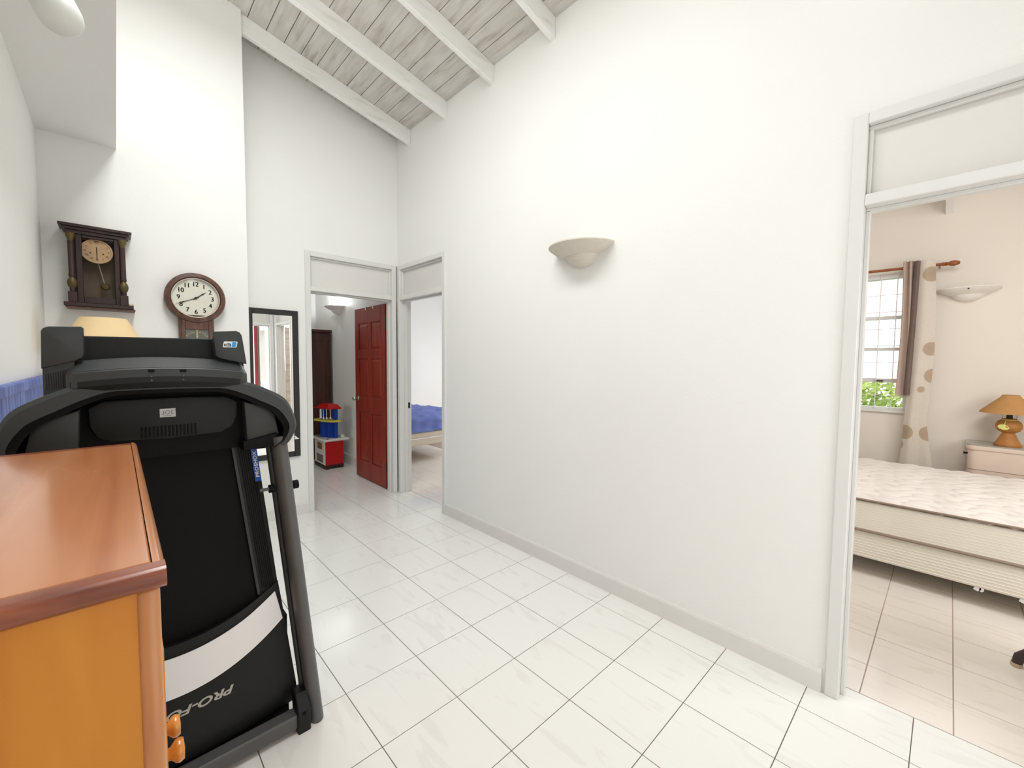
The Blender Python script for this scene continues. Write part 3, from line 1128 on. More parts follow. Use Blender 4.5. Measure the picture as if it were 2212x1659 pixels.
deckplane('deck_body', lambda z: (mir(s_out(z)) + 0.004, s_out(z) - 0.004), (0.30, 0.8, 1.40), -0.006, 0.07, DARKP)
deckplane('running_belt', lambda z: (mir(s_in(z)) + 0.012, s_in(z) - 0.012), (0.30, 0.8, 1.40), -0.002, 0.012, BELT)
for sg in (0, 1):
    f_ = (lambda s: s) if not sg else mir
    rail = deckplane('foot_rail', lambda z: (f_(s_in(z)), f_(s_out(z))), (0.53, 0.9, 1.40), 0.010, 0.02, BLACKP)
    for q in range(7):
        t0_ = 0.14 + q * 0.10
        deckplane('ridge', lambda z: (f_(lerp(s_in(z), s_out(z), t0_)), f_(lerp(s_in(z), s_out(z), t0_ + 0.05))), (0.55, 0.9, 1.39), 0.0135, -0.009, DARKP, rail)
    deckplane('rail_lip', lambda z: (f_(s_in(z) - 0.010), f_(s_in(z) - 0.001)), (0.53, 0.9, 1.40), 0.013, 0.0, GREYP, rail)
    if not sg:
        st = deckplane('sticker', lambda z: (s_out(z) - 0.021, s_out(z) - 0.001), (0.952, 1.12), 0.0145, -0.0095, BLUEP, rail, 'blue sticker lettered PROSHOX')
        b = B()
        ez = Vector((dx(1.1) - dx(1.0), Y(s_out(1.1)) - Y(s_out(1.0)), 0.1)).normalized()
        ey = Vector((0, -1, 0))
        ey = (ey - ez * ey.dot(ez)).normalized()
        zc_ = 1.016
        add_text(b, 'PROSHOX', 0.0165, basis(ez, ey, (dx(zc_) + 0.0150, Y(s_out(zc_) - 0.0105), zc_)), 0.15, 1.25, spacing=1.05, bold=0.0004)
        tp('sticker_lettering', b, WHITE, rail)

# motor hood at the bottom, bulging towards the viewer
def hoodx(z, s):
    c = (s + 0.355) / 0.36
    bul = 0.035 * (1 - c * c) * min(1, max(0, (0.60 - z) / 0.12))
    return dx(z) + 0.014 + bul - 0.02 * max(0, (0.16 - z) / 0.08) ** 2


def s_hood(z):
    return lerp(0.004, -0.050, (z - 0.107) / 0.476) if z > 0.107 else 0.004 - 0.012 * (0.107 - z) / 0.04


NS, NZ = 24, 16


def hood_top(s):
    u_ = abs(s + 0.355) / 0.305
    return 0.475 + 0.075 * u_ ** 2


b = B()


def hoodpt(u, v):
    z0 = 0.072
    c = 2 * u - 1
    s_ = -0.355 + c * 0.33
    zt = hood_top(s_)
    z = z0 + (zt - z0) * v
    s_ = -0.355 + c * (s_hood(z) + 0.355)
    return (hoodx(z, s_), Y(s_), z)


sheet(b, hoodpt, NS, NZ)
for f__ in b.faces:
    if f__.normal.x < 0:
        f__.normal_flip()
bmesh.ops.solidify(b, geom=b.faces[:], thickness=0.02)
_mx = {}
for v in b.verts:
    pass
hood = tp('motor_hood', b, BLACKP, smooth=True)
b = B()
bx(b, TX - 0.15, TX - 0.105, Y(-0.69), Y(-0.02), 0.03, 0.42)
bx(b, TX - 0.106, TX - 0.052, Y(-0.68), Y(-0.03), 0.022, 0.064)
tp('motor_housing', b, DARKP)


def swoosh(u, v):
    c = 2 * u - 1
    a = abs(c)
    lo = 0.310 + 0.112 * a ** 2.0
    hi = 0.438 + 0.092 * a ** 2.0
    z = lerp(lo, hi, v)
    w = lerp(0.314, 0.293, v)
    s_ = -0.355 + c * w
    return (hoodx(z, s_) + 0.0035, Y(s_), z)


b = B()
sheet(b, swoosh, 32, 6)
bmesh.ops.solidify(b, geom=b.faces[:], thickness=0.004)
tp('white_inlay', b, WHITEP, hood, 'smile-shaped white inlay', smooth=True)
b = B()
add_text(b, 'PRO-FORM', 0.0365, basis((0, -1, 0), (0, 0, -1), (hoodx(0.26, -0.355), Y(-0.334), 0.2555)), 0.28, 1.42, bold=0.0011)
for v in b.verts:
    ext_ = v.co.x - hoodx(0.26, -0.355)
    v.co.x = hoodx(v.co.z, v.co.y - 0.473) + 0.0012 + ext_ * 0.3
tp('brand_lettering', b, SILVERT, hood, 'silver upside-down lettering PRO-FORM')

# console arch with the handlebars
arch_r = [(0.0, 1.352), (0.09, 1.350), (0.15, 1.346), (0.211, 1.334), (0.26, 1.312), (0.314, 1.279), (0.340, 1.238), (0.355, 1.188), (0.353, 1.158), (0.335, 1.12), (0.315, 1.103)]
in_r = [(0.0, 1.322), (0.09, 1.321), (0.14, 1.317), (0.190, 1.298), (0.24, 1.271), (0.288, 1.243), (0.312, 1.215), (0.328, 1.182), (0.327, 1.155), (0.312, 1.125), (0.296, 1.112)]


def spl(p_, n=5):
    out = []
    for i in range(len(p_) - 1):
        a_, b_, c_, d_ = p_[max(0, i - 1)], p_[i], p_[i + 1], p_[min(len(p_) - 1, i + 2)]
        for k in range(n):
            t_ = k / n
            out.append(tuple(0.5 * (2 * b_[q] + (c_[q] - a_[q]) * t_ + (2 * a_[q] - 5 * b_[q] + 4 * c_[q] - d_[q]) * t_ ** 2 + (3 * b_[q] - a_[q] - 3 * c_[q] + d_[q]) * t_ ** 3) for q in (0, 1)))
    return out + [p_[-1]]


arch_r, in_r = spl(arch_r), spl(in_r)
ARC = [(-u, z) for u, z in arch_r[::-1]] + arch_r[1:]
ARI = [(-u, z) for u, z in in_r[::-1]] + in_r[1:]
b = B()
depth = [0.0, -0.010, -0.30]
rings = []
for (o_, i_) in zip(ARC, ARI):
    yo, zo = Y(-0.355 + o_[0]), o_[1]
    yi, zi = Y(-0.355 + i_[0]), i_[1]
    mx_, mz_ = (yo * 0.75 + yi * 0.25), (zo * 0.75 + zi * 0.25)
    rings.append([(TX - 0.012, yo, zo), (TX, mx_, mz_), (TX + 0.002, yi, zi), (TX - 0.02, yi, zi), (TX - 0.20, yi, zi + 0.01), (TX - 0.24, yo, zo)])
loft(b, rings)
arch = tp('console_arch', b, GREYP, smooth=35)
# black lip under the arch
b = B()
rings = []
for i_ in ARI:
    yi, zi = Y(-0.355 + i_[0] * 1.012), i_[1] + 0.004
    y2, z2 = Y(-0.355 + i_[0] * 0.955), i_[1] - 0.013
    rings.append([(TX - 0.006, yi, zi), (TX - 0.012, y2, z2), (TX - 0.10, y2, z2), (TX - 0.10, yi, zi)])
loft(b, rings)
tp('arch_lip', b, DARKP, arch, smooth=35)
# recessed dark tray closing the arch
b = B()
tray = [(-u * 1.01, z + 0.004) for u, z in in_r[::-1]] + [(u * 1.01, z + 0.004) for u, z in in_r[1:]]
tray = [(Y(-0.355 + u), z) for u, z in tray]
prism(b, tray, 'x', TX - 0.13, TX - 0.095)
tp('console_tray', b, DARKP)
# rounded back cover with label and vents
cv = [(-0.182, 1.268), (-0.150, 1.288), (-0.05, 1.291), (0.05, 1.291), (0.150, 1.288), (0.182, 1.268), (0.180, 1.215), (0.165, 1.182), (0.135, 1.165), (0.0, 1.160), (-0.135, 1.165), (-0.165, 1.182), (-0.180, 1.215)]
b = B()
prism(b, [(Y(-0.355 + u), z) for u, z in cv], 'x', TX - 0.10, TX - 0.06, 0.006, 2)
cover = tp('back_cover', b, BLACKP, smooth=35)
b = B()
bx(b, TX - 0.061, TX - 0.0585, Y(-0.3795), Y(-0.3405), 1.2295, 1.2565, 0.0006)
lab_ = tp('label_plate', b, LABELG, cover, 'pale grey moulded label')
b = B()
for (s0, s1, z0, z1) in ((-0.3705, -0.369, 1.239, 1.250), (-0.375, -0.369, 1.2385, 1.240), (-0.351, -0.3495, 1.239, 1.250), (-0.351, -0.345, 1.2385, 1.240), (-0.351, -0.345, 1.2492, 1.2505), (-0.371, -0.350, 1.2335, 1.2345)):
    bx(b, TX - 0.0588, TX - 0.0580, Y(s0), Y(s1), z0, z1)
lathe(b, [(0.0062, TX - 0.0586), (0.0062, TX - 0.0580), (0.0048, TX - 0.0580), (0.0048, TX - 0.0586), (0.0062, TX - 0.0586)], (0, Y(-0.360), 1.2445), 18, 'x', cap=False)
tp('label_relief', b, STEELG, cover)
for q in range(15):
    b = B()
    s_ = -0.425 + q * 0.0094
    bx(b, TX - 0.062, TX - 0.0575, Y(s_), Y(s_ + 0.0045), 1.167, 1.203, 0.001)
    tp('vent_slat', b, DARKP, cover)
# side housings over the upright tops
for sg in (0, 1):
    f_ = (lambda s: s) if not sg else mir
    hs = [(-0.158, 1.268), (-0.103, 1.250), (-0.066, 1.228), (-0.050, 1.146), (-0.060, 1.138), (-0.150, 1.118)]
    b = B()
    prism(b, [(Y(f_(s)), z) for s, z in hs], 'x', TX - 0.10, TX - 0.035, 0.005, 2)
    tp('side_housing', b, GREYP, smooth=35)
    b = B()
    hs2 = [(-0.165, 1.13), (-0.06, 1.15), (-0.045, 1.105), (-0.10, 1.098), (-0.165, 1.10)]
    prism(b, [(Y(f_(s)), z) for s, z in hs2], 'x', TX - 0.10, TX - 0.025, 0.005, 2)
    tp('housing_skirt', b, DARKP, smooth=35)
# lower dark valance between the housings
b = B()
bx(b, TX - 0.13, TX - 0.10, Y(-0.55), Y(-0.16), 1.10, 1.17)
tp('valance', b, DARKP)

# tablet shelf pod
def pod_section(c):
    """c in -1..1 across the pod; cross-section (x, z)."""
    a = abs(c)
    zz = -0.017 * a ** 2
    fx = -0.028 * a ** 2
    e = max(0.0, (a - 0.93) / 0.07)
    k_ = 1 - 0.22 * e
    pts = [(0.012, 1.330), (0.022, 1.345), (0.018, 1.384), (0.012, 1.388), (-0.055, 1.4165), (-0.13, 1.42), (-0.13, 1.31), (-0.02, 1.322)]
    cxm, czm = -0.05, 1.37
    return [(TX + fx + cxm + (x - cxm) * k_, czm + (z - czm) * k_ + zz) for x, z in pts]


b = B()
rings = []
cs = [-1, -0.985, -0.965, -0.93] + [-0.85 + 0.1 * q for q in range(18)] + [0.93, 0.965, 0.985, 1]
for c in cs:
    rings.append([(x, Y(-0.362 + c * 0.213), z) for x, z in pod_section(c)])
loft(b, rings)
pod = tp('tablet_shelf', b, GREYP, smooth=30)
b = B()
rings = []
for c in [q / 12 * 0.96 for q in range(-12, 13)]:
    sec = pod_section(c)
    yy_ = Y(-0.362 + c * 0.213)
    (x7, z7), (x0_, z0_), (x1_, z1_), (x2_, z2_) = sec[7], sec[0], sec[1], sec[2]
    xm_, zm_ = x1_ + (x2_ - x1_) * 0.42, z1_ + (z2_ - z1_) * 0.42
    rings.append([(x7, yy_, z7 - 0.001), (x0_ + 0.0008, yy_, z0_ - 0.0006), (x1_ + 0.001, yy_, z1_), (xm_ + 0.001, yy_, zm_), (xm_ - 0.004, yy_, zm_), (x0_ - 0.004, yy_, z0_ + 0.004)])
loft(b, rings)
tp('shelf_underside', b, BLACKP, pod, smooth=30)
b = B()
rings = []
for c in [q / 10 for q in range(-9, 10)]:
    sec = pod_section(c)
    (xa, za), (xb, zb) = sec[3], sec[4]
    rings.append([(xa + 0.0005, Y(-0.362 + c * 0.213), za + 0.0005), (xb, Y(-0.362 + c * 0.213), zb + 0.001), (xb, Y(-0.362 + c * 0.213), zb - 0.002), (xa - 0.002, Y(-0.362 + c * 0.213), za - 0.002)])
loft(b, rings)
tp('shelf_face', b, GREYP, pod, smooth=30)
for s_ in (-0.399, -0.325):
    b = B()
    bx(b, TX + 0.010, TX + 0.0215, Y(s_ - 0.0075), Y(s_ + 0.0075), 1.3735, 1.3815)
    tp('charging_slot', b, DARKP, pod)
for s_ in (-0.399, -0.325):
    for z_ in (1.362, 1.350):
        b = B()
        lathe(b, [(0.0022, TX + 0.018), (0.0022, TX + 0.0225)], (0, Y(s_), z_), 8, 'x')
        tp('rivet', b, STEELG, pod)
# display back panel and the two wings
b = B()
prism(b, [(Y(-0.612), 1.36), (Y(-0.148), 1.36), (Y(-0.150), 1.42), (Y(-0.17), 1.484), (Y(-0.59), 1.478), (Y(-0.612), 1.42)], 'x', TX - 0.155, TX - 0.125, 0.004, 2)
tp('display_back', b, BLACKP)
wl = [(-0.621, 1.384), (-0.618, 1.486), (-0.614, 1.494), (-0.604, 1.499), (-0.542, 1.502), (-0.538, 1.499), (-0.538, 1.425), (-0.543, 1.414), (-0.558, 1.404)]
b = B()
prism(b, [(Y(s), z) for s, z in wl], 'x', TX - 0.10, TX - 0.05, 0.004, 2)
wing = tp('wing', b, GREYP, smooth=35)
b = B()
rb = [(-0.619, 1.395), (-0.559, 1.412), (-0.557, 1.386), (-0.572, 1.372), (-0.575, 1.330), (-0.620, 1.306)]
prism(b, [(Y(s), z) for s, z in rb], 'x', TX - 0.11, TX - 0.058, 0.002)
tp('ribbed_neck', b, GREYP)
for q in range(9):
    s_ = -0.6135 + q * 0.0045
    b = B()
    bx(b, TX - 0.058, TX - 0.0565, Y(s_), Y(s_ + 0.002), 1.325 + q * 0.001, 1.368 + q * 0.0015)
    tp('rib', b, BLACKP, tm)
wr = [(-0.238, 1.505), (-0.171, 1.5105), (-0.161, 1.506), (-0.155, 1.495), (-0.143, 1.398), (-0.207, 1.412), (-0.225, 1.418), (-0.232, 1.428)]
b = B()
prism(b, [(Y(s), z) for s, z in wr], 'x', TX - 0.10, TX - 0.05, 0.004, 2)
wing2 = tp('wing', b, GREYP, label='wing with a white and blue badge', smooth=35)
b = B()
lg = [(-0.2105, 1.4535), (-0.2115, 1.456), (-0.2085, 1.471), (-0.206, 1.4735), (-0.171, 1.474), (-0.169, 1.4715), (-0.172, 1.456), (-0.175, 1.4535)]
prism(b, [(Y(s), z) for s, z in lg], 'x', TX - 0.0505, TX - 0.0490)
tp('badge', b, WHITE, wing2)
b = B()
prism(b, [(Y(s), z) for s, z in [(-0.1865, 1.4555), (-0.1765, 1.4555), (-0.174, 1.4578), (-0.172, 1.4695), (-0.1735, 1.4718), (-0.184, 1.4718)]], 'x', TX - 0.0492, TX - 0.0484)
bx(b, TX - 0.0492, TX - 0.0484, Y(-0.1985), Y(-0.1915), 1.4655, 1.4685)
bx(b, TX - 0.0492, TX - 0.0484, Y(-0.2005), Y(-0.1885), 1.4548, 1.4558)
tp('badge_blue', b, LBLUE, wing2)
b = B()
for (s0, s1, z0, z1) in ((-0.2075, -0.1895, 1.4576, 1.4598), (-0.2065, -0.1915, 1.4632, 1.4652), (-0.2078, -0.2055, 1.459, 1.4648), (-0.1915, -0.1885, 1.4576, 1.4662)):
    bx(b, TX - 0.0492, TX - 0.0484, Y(s0), Y(s1), z0, z1)
tp('badge_mark', b, INK, wing2)

# ------------------------------------------------------------------ blue painted board leaning along the left wall
hb = thing('headboard', 'blue brush-painted wooden board standing along the left wall behind the treadmill', 'headboard', (-2.7, -0.285, 0))
for i in range(12):
    b = B()
    x0 = -3.50 + i * 0.125
    bx(b, x0 + 0.001, x0 + 0.124, -0.292, -0.276, 0.0, 1.282, 0.002)
    obj('board', b, BLUEPAINT, hb)
b = B()
bx(b, -3.52, -1.98, -0.297, -0.268, 1.278, 1.318, 0.004)
obj('top_rail', b, BLUEPAINT, hb, 'lighter blue top rail')

# ------------------------------------------------------------------ floor lamp behind the treadmill
lx, ly = -3.35, -0.045
lp = thing('floor_lamp', 'standing lamp with a tan fabric shade, peeking over the treadmill', 'lamp', (lx, ly, 0))
b = B(); lathe(b, [(0.0, 0), (0.13, 0), (0.13, 0.018), (0.03, 0.04), (0.012, 0.06)], (lx, ly, 0), 28)
obj('base', b, BRASS, lp, smooth=True)
b = B(); tube(b, [(lx, ly, 0.05), (lx, ly, 1.62)], 0.011, 12)
obj('pole', b, BRASS, lp, smooth=True)
b = B(); lathe(b, [(0.21, 1.43), (0.100, 1.640), (0.097, 1.640), (0.207, 1.43), (0.21, 1.43)], (lx, ly, 0), 40, cap=False)
obj('lamp_shade', b, SHADE, lp, smooth=True)
b = B(); bx(b, lx - 0.098, lx + 0.098, ly - 0.003, ly + 0.003, 1.617, 1.622)
obj('shade_spider', b, BRASS, lp)

# ------------------------------------------------------------------ white tube lamp under the soffit
e0 = Vector((-1.497, -0.062, 2.205)); ax_ = Vector((-0.056, -0.048, 0.134)).normalized()
e1 = e0 + ax_ * 0.42
tl = thing('tube_lamp', 'white rounded tube lamp hanging from the soffit', 'lamp', tuple(e1))
b = B()
q4 = ax_.to_track_quat('Z', 'Y').to_matrix().to_4x4()
lathe(b, [(0.0, -0.006), (0.012, -0.005), (0.023, -0.001), (0.033, 0.007), (0.040, 0.018), (0.043, 0.034), (0.043, 0.40), (0.03, 0.42), (0.0, 0.42)], (0, 0, 0), 32)
q4.translation = e0
bmesh.ops.transform(b, matrix=q4, verts=b.verts[:])
obj('tube', b, mat('lamp_tube_enamel', (226, 227, 222), 0.45), tl, smooth=70)
b = B()
tube(b, [tuple(e1 - ax_ * 0.03), tuple(e1 + Vector((0, 0, 0.04))), (e1.x, e1.y, 2.745)], 0.012, 10)
lathe(b, [(0.05, 2.725), (0.05, 2.745)], (e1.x, e1.y, 0), 24)
obj('mount', b, WHITEP, tl, smooth=True)

# ------------------------------------------------------------------ antique wall clock with columns
ck = thing('wall_clock', 'dark wooden antique wall clock with columns and a cream dial', 'clock', (XC, -0.06, 1.72))


def cp(name, m, parts=(), parent=None, label=None, smooth=False, fn=None, bev=0.002):
    b = B()
    for p_ in parts:
        bx(b, *p_, bev)
    if fn:
        fn(b)
    return obj(name, b, m, parent or ck, label, smooth)


XFc = -3.62       # front plane of the case
cp('cornice', DARKW, [(XC, XFc + 0.035, -0.222, 0.095, 2.186, 2.203), (XC, XFc + 0.022, -0.207, 0.082, 2.170, 2.187), (XC, XFc + 0.010, -0.194, 0.070, 2.150, 2.171)])
cp('base_board', DARKW, [(XC, XFc + 0.03, -0.212, 0.092, 1.722, 1.744)])
cp('bottom_lip', CLOCKW, [(XC, XFc + 0.022, -0.205, 0.100, 1.711, 1.722)])
cp('case', DARKW, [(XC, XFc - 0.02, -0.182, -0.150, 1.744, 2.15), (XC, XFc - 0.02, 0.030, 0.062, 1.744, 2.15), (XC, XFc - 0.02, -0.15, 0.03, 1.744, 1.782), (XC, XFc - 0.02, -0.15, 0.03, 2.125, 2.15)])
cp('back_board', CLOCKIN, [(XC + 0.002, XC + 0.010, -0.15, 0.03, 1.78, 2.13)])
dfr = cp('door_frame', DARKW, [(XFc - 0.02, XFc, -0.155, -0.128, 1.746, 2.15), (XFc - 0.02, XFc, 0.012, 0.036, 1.746, 2.15), (XFc - 0.02, XFc, -0.128, 0.012, 1.746, 1.784), (XFc - 0.02, XFc, -0.128, 0.012, 2.134, 2.15)])
cp('glass', GLASSD, [(XFc - 0.014, XFc - 0.011, -0.128, 0.012, 1.784, 2.134)], dfr, 'dusty glass', bev=0)
dcx, dcz, drr = -0.065, 2.065, 0.072
dl = cp('dial', DIALO, fn=lambda b: lathe(b, [(0.0, XFc - 0.022), (drr * 0.86, XFc - 0.022), (drr * 0.9, XFc - 0.018), (drr, XFc - 0.018), (drr, XFc - 0.03), (0.0, XFc - 0.03)], (0, dcx, dcz), 36, 'x'), label='round cream dial')
b = B()
rn = ['XII', 'I', 'II', 'III', 'IIII', 'V', 'VI', 'VII', 'VIII', 'IX', 'X', 'XI']
for k, s_ in enumerate(rn):
    a_ = 2 * PI * k / 12
    add_text(b, s_, 0.016, basis((0, 1, 0), (0, 0, 1), (XFc - 0.0215, dcx + 0.052 * math.sin(a_), dcz + 0.052 * math.cos(a_))), sx=0.8)
obj('numerals', b, CLOCKW, dl)
cp('hands', INK, [(XFc - 0.0205, XFc - 0.019, dcx - 0.0018, dcx + 0.0018, dcz - 0.052, dcz + 0.008), (XFc - 0.0205, XFc - 0.019, dcx - 0.002, dcx + 0.002, dcz - 0.008, dcz + 0.026)], dl, bev=0)
for yy in (-0.028, 0.028):
    cp('winding_hole', INK, fn=lambda b: lathe(b, [(0.004, XFc - 0.0225), (0.004, XFc - 0.0205)], (0, dcx + yy, dcz - 0.012), 10, 'x'), parent=dl)
cp('pendulum', STEEL, fn=lambda b: tube(b, [(XFc - 0.05, -0.062, 2.0), (XFc - 0.05, -0.036, 1.87)], 0.004, 8), smooth=True)
cp('bob', BRASS, fn=lambda b: lathe(b, [(0.0, XFc - 0.060), (0.016, XFc - 0.058), (0.022, XFc - 0.05), (0.016, XFc - 0.042), (0.0, XFc - 0.040)], (0, -0.033, 1.858), 20, 'x'), smooth=True)
for cy_ in (-0.174, 0.050):
    px_ = XFc + 0.008
    col = cp('column', DARKW, fn=lambda b: lathe(b, [(0.013, 1.805), (0.013, 1.81), (0.011, 1.89), (0.015, 1.898), (0.015, 1.906), (0.0135, 1.912), (0.0135, 2.09), (0.014, 2.095), (0.014, 2.103)], (px_, cy_, 0), 18), smooth=True)
    cp('capital', BRASS, fn=lambda b: lathe(b, [(0.012, 2.103), (0.014, 2.115), (0.021, 2.135), (0.020, 2.15)], (px_, cy_, 0), 18), parent=col, smooth=True)
    cp('urn', BRASS, fn=lambda b: lathe(b, [(0.013, 1.808), (0.010, 1.822), (0.019, 1.838), (0.0225, 1.858), (0.019, 1.876), (0.012, 1.888), (0.010, 1.892)], (px_, cy_, 0), 20), parent=col, smooth=True)
    cp('pedestal', DARKW, [(XFc - 0.012, XFc + 0.026, cy_ - 0.019, cy_ + 0.019, 1.744, 1.806)], parent=col)
cp('side_bracket', FOOTP, [(XC, XFc + 0.02, 0.070, 0.094, 1.744, 1.756)])

# ------------------------------------------------------------------ round schoolhouse clock
rc_y, rc_z, rc_r = 0.420, 1.838, 0.173
rc = thing('wall_clock.001', 'round-faced brown wall clock with bold numerals and a lower glass', 'clock', (XC, rc_y, rc_z))
RX = XC + 0.075


def rcp(name, m, bm, parent=None, label=None, smooth=False):
    return obj(name, bm, m, parent or rc, label, smooth)


b = B()
lathe(b, [(rc_r, XC + 0.03), (rc_r, RX - 0.01), (rc_r * 0.97, RX), (rc_r * 0.84, RX + 0.004), (rc_r * 0.80, RX - 0.006), (rc_r * 0.80, XC + 0.03), (rc_r, XC + 0.03)], (0, rc_y, rc_z), 56, 'x', cap=False)
ring = rcp('bezel_ring', CLOCKW, b, smooth=35)
b = B()
lathe(b, [(0.0, RX - 0.022), (rc_r * 0.79, RX - 0.022), (rc_r * 0.79, RX - 0.03), (0.0, RX - 0.03)], (0, rc_y, rc_z), 48, 'x')
dial = rcp('dial', DIALW, b)
b = B()
lathe(b, [(rc_r * 0.80, RX - 0.018), (rc_r * 0.795, RX - 0.002), (rc_r * 0.76, RX - 0.004), (rc_r * 0.75, RX - 0.02)], (0, rc_y, rc_z), 48, 'x', cap=False)
rcp('dial_rim', RIMW, b, smooth=35)
b = B()
lathe(b, [(0.0, RX + 0.012), (rc_r * 0.3, RX + 0.010), (rc_r * 0.6, RX + 0.003), (rc_r * 0.77, RX - 0.006)], (0, rc_y, rc_z), 40, 'x', cap=False)
rcp('glass_dome', CLOCKGLASS, b, smooth=True)
b = B()
for k in range(1, 13):
    a_ = 2 * PI * k / 12
    rr_ = 0.096
    for off in ((0, 0), (0.0011, 0), (-0.0011, 0)):
        add_text(b, str(k), 0.044, basis((0, 1, 0), (0, 0, 1), (RX - 0.0215, rc_y + off[0] + rr_ * math.sin(a_), rc_z + rr_ * math.cos(a_))), sx=0.85)
obj('numerals', b, INK, dial)
for nm, ang, ln, wd, xo in (('minute_hand', math.radians(246), 0.125, 0.0022, 0.0185), ('hour_hand', math.radians(52), 0.078, 0.003, 0.0195)):
    b = B()
    dy_, dz_ = math.sin(ang), math.cos(ang)
    ny, nz = dz_, -dy_
    pts = [(-0.02, wd), (ln * 0.55, wd * 0.9), (ln * 0.62, wd * 2.2), (ln * 0.72, wd * 0.9), (ln, 0.0004), (ln, -0.0004), (ln * 0.72, -wd * 0.9), (ln * 0.62, -wd * 2.2), (ln * 0.55, -wd * 0.9), (-0.02, -wd)]
    prism(b, [(rc_y + dy_ * l + ny * w, rc_z + dz_ * l + nz * w) for l, w in pts], 'x', RX - xo, RX - xo + 0.001)
    obj(nm, b, INK, dial)
b = B()
lathe(b, [(0.009, RX - 0.019), (0.008, RX - 0.015), (0.0, RX - 0.0145)], (0, rc_y, rc_z), 14, 'x')
obj('hand_boss', b, INK, dial)
# drop case
y0_, y1_ = rc_y - 0.098, rc_y + 0.100
b = B()
bx(b, XC, XC + 0.058, y0_, y1_, 1.43, 1.72, 0.003)
rcp('drop_case', CLOCKW, b)
b = B()
for q in ((y0_ + 0.012, y0_ + 0.034, 1.44, 1.70), (y1_ - 0.034, y1_ - 0.012, 1.44, 1.70), (y0_ + 0.034, y1_ - 0.034, 1.618, 1.70), (y0_ + 0.034, y1_ - 0.034, 1.44, 1.465)):
    bx(b, XC + 0.058, XC + 0.068, *q, 0.002)
dd = rcp('drop_door', CLOCKW, b)
b = B()
bx(b, XC + 0.0585, XC + 0.0615, y0_ + 0.034, y1_ - 0.034, 1.465, 1.618)
rcp('drop_glass', mat('painted_glass', (92, 96, 86), 0.2, var=0.15), b, dd, 'dark glass lettered in gold')
b = B()
s_ = 'REGULATOR'
for k, ch in enumerate(s_):
    a_ = math.radians(-52 + 13 * k)
    R_ = 0.072
    ex = (0, math.cos(a_), -math.sin(a_)); ey = (0, math.sin(a_), math.cos(a_))
    add_text(b, ch, 0.023, basis(ex, ey, (XC + 0.0618, rc_y + R_ * math.sin(a_), 1.530 + R_ * math.cos(a_))), sx=0.8)
bx(b, XC + 0.0616, XC + 0.0622, rc_y - 0.005, rc_y + 0.005, 1.56, 1.617)
rcp('gold_lettering', mat('gold_print', (176, 164, 118), 0.4, metal=0.3), b, dd, 'gold arched lettering REGULATOR')

# ------------------------------------------------------------------ wall mirror
mr = thing('wall_mirror', 'tall black-framed mirror on the far wall, partly hidden by the treadmill', 'mirror', (XF, 0.985, 0.54))
my0, my1, mz0, mz1 = 0.787, 1.185, 0.545, 1.842
fw_ = 0.046
for q in ((my0, my0 + fw_, mz0, mz1), (my1 - fw_, my1, mz0, mz1), (my0 + fw_, my1 - fw_, mz1 - fw_, mz1), (my0 + fw_, my1 - fw_, mz0, mz0 + fw_)):
    b = B()
    bx(b, XF + 0.001, XF + 0.022, *q, 0.002)
    obj('frame_bar', b, BLACKF, mr)
b = B()
bx(b, XF + 0.002, XF + 0.012, my0 + fw_ - 0.004, my1 - fw_ + 0.004, mz0 + fw_ - 0.004, mz1 - fw_ + 0.004)
obj('mirror_glass', b, MIRROR, mr)
b = B()
prism(b, [(my1 - fw_, 0.735), (my1 - fw_ + 0.001, 0.70), (my1 - 0.01, 0.70)], 'x', XF + 0.020, XF + 0.0228)
obj('chip', b, WHITE, mr, 'pale chipped patch on the frame')

# ------------------------------------------------------------------ room behind the red door: wardrobe, toy kitchen
wd = thing('wardrobe', 'tall dark brown wardrobe beyond the red door', 'wardrobe', (-6.45, 1.7, 0))
for (nm, q) in (('carcass', (-6.78, -6.13, 1.30, 2.225, 0.06, 1.80)), ('plinth', (-6.76, -6.15, 1.32, 2.205, 0.0, 0.06)), ('cornice', (-6.79, -6.09, 1.27, 2.24, 1.80, 1.835))):
    b = B(); bx(b, *q, 0.003); obj(nm, b, WARDW, wd)
for (a0, a1, kk) in ((1.31, 1.757, 1.73), (1.763, 2.215, 1.79)):
    b = B(); bx(b, -6.13, -6.112, a0, a1, 0.08, 1.785, 0.003)
    dd = obj('door', b, WARDW, wd)
    b = B(); bx(b, -6.112, -6.106, a0 + 0.07, a1 - 0.07, 0.2, 1.68, 0.004)
    obj('panel', b, WARDW, dd)
    b = B(); lathe(b, [(0.012, -6.112), (0.016, -6.095), (0.0, -6.085)], (0, kk, 1.0), 12, 'x')
    obj('knob', b, BRASS, dd, smooth=True)

tx0, tx1, ty0, ty1 = -5.86, -5.46, 1.905, 2.135
tk = thing('toy_kitchen', 'red and white plastic toy kitchen with a blue and yellow utensil tower', 'toy', ((tx0 + tx1) / 2, (ty0 + ty1) / 2, 0))


def kp(name, m, parts=(), parent=None, label=None, fn=None, bev=0.004, smooth=False):
    b = B()
    for p_ in parts:
        bx(b, *p_, bev)
    if fn:
        fn(b)
    return obj(name, b, m, parent or tk, label, smooth)


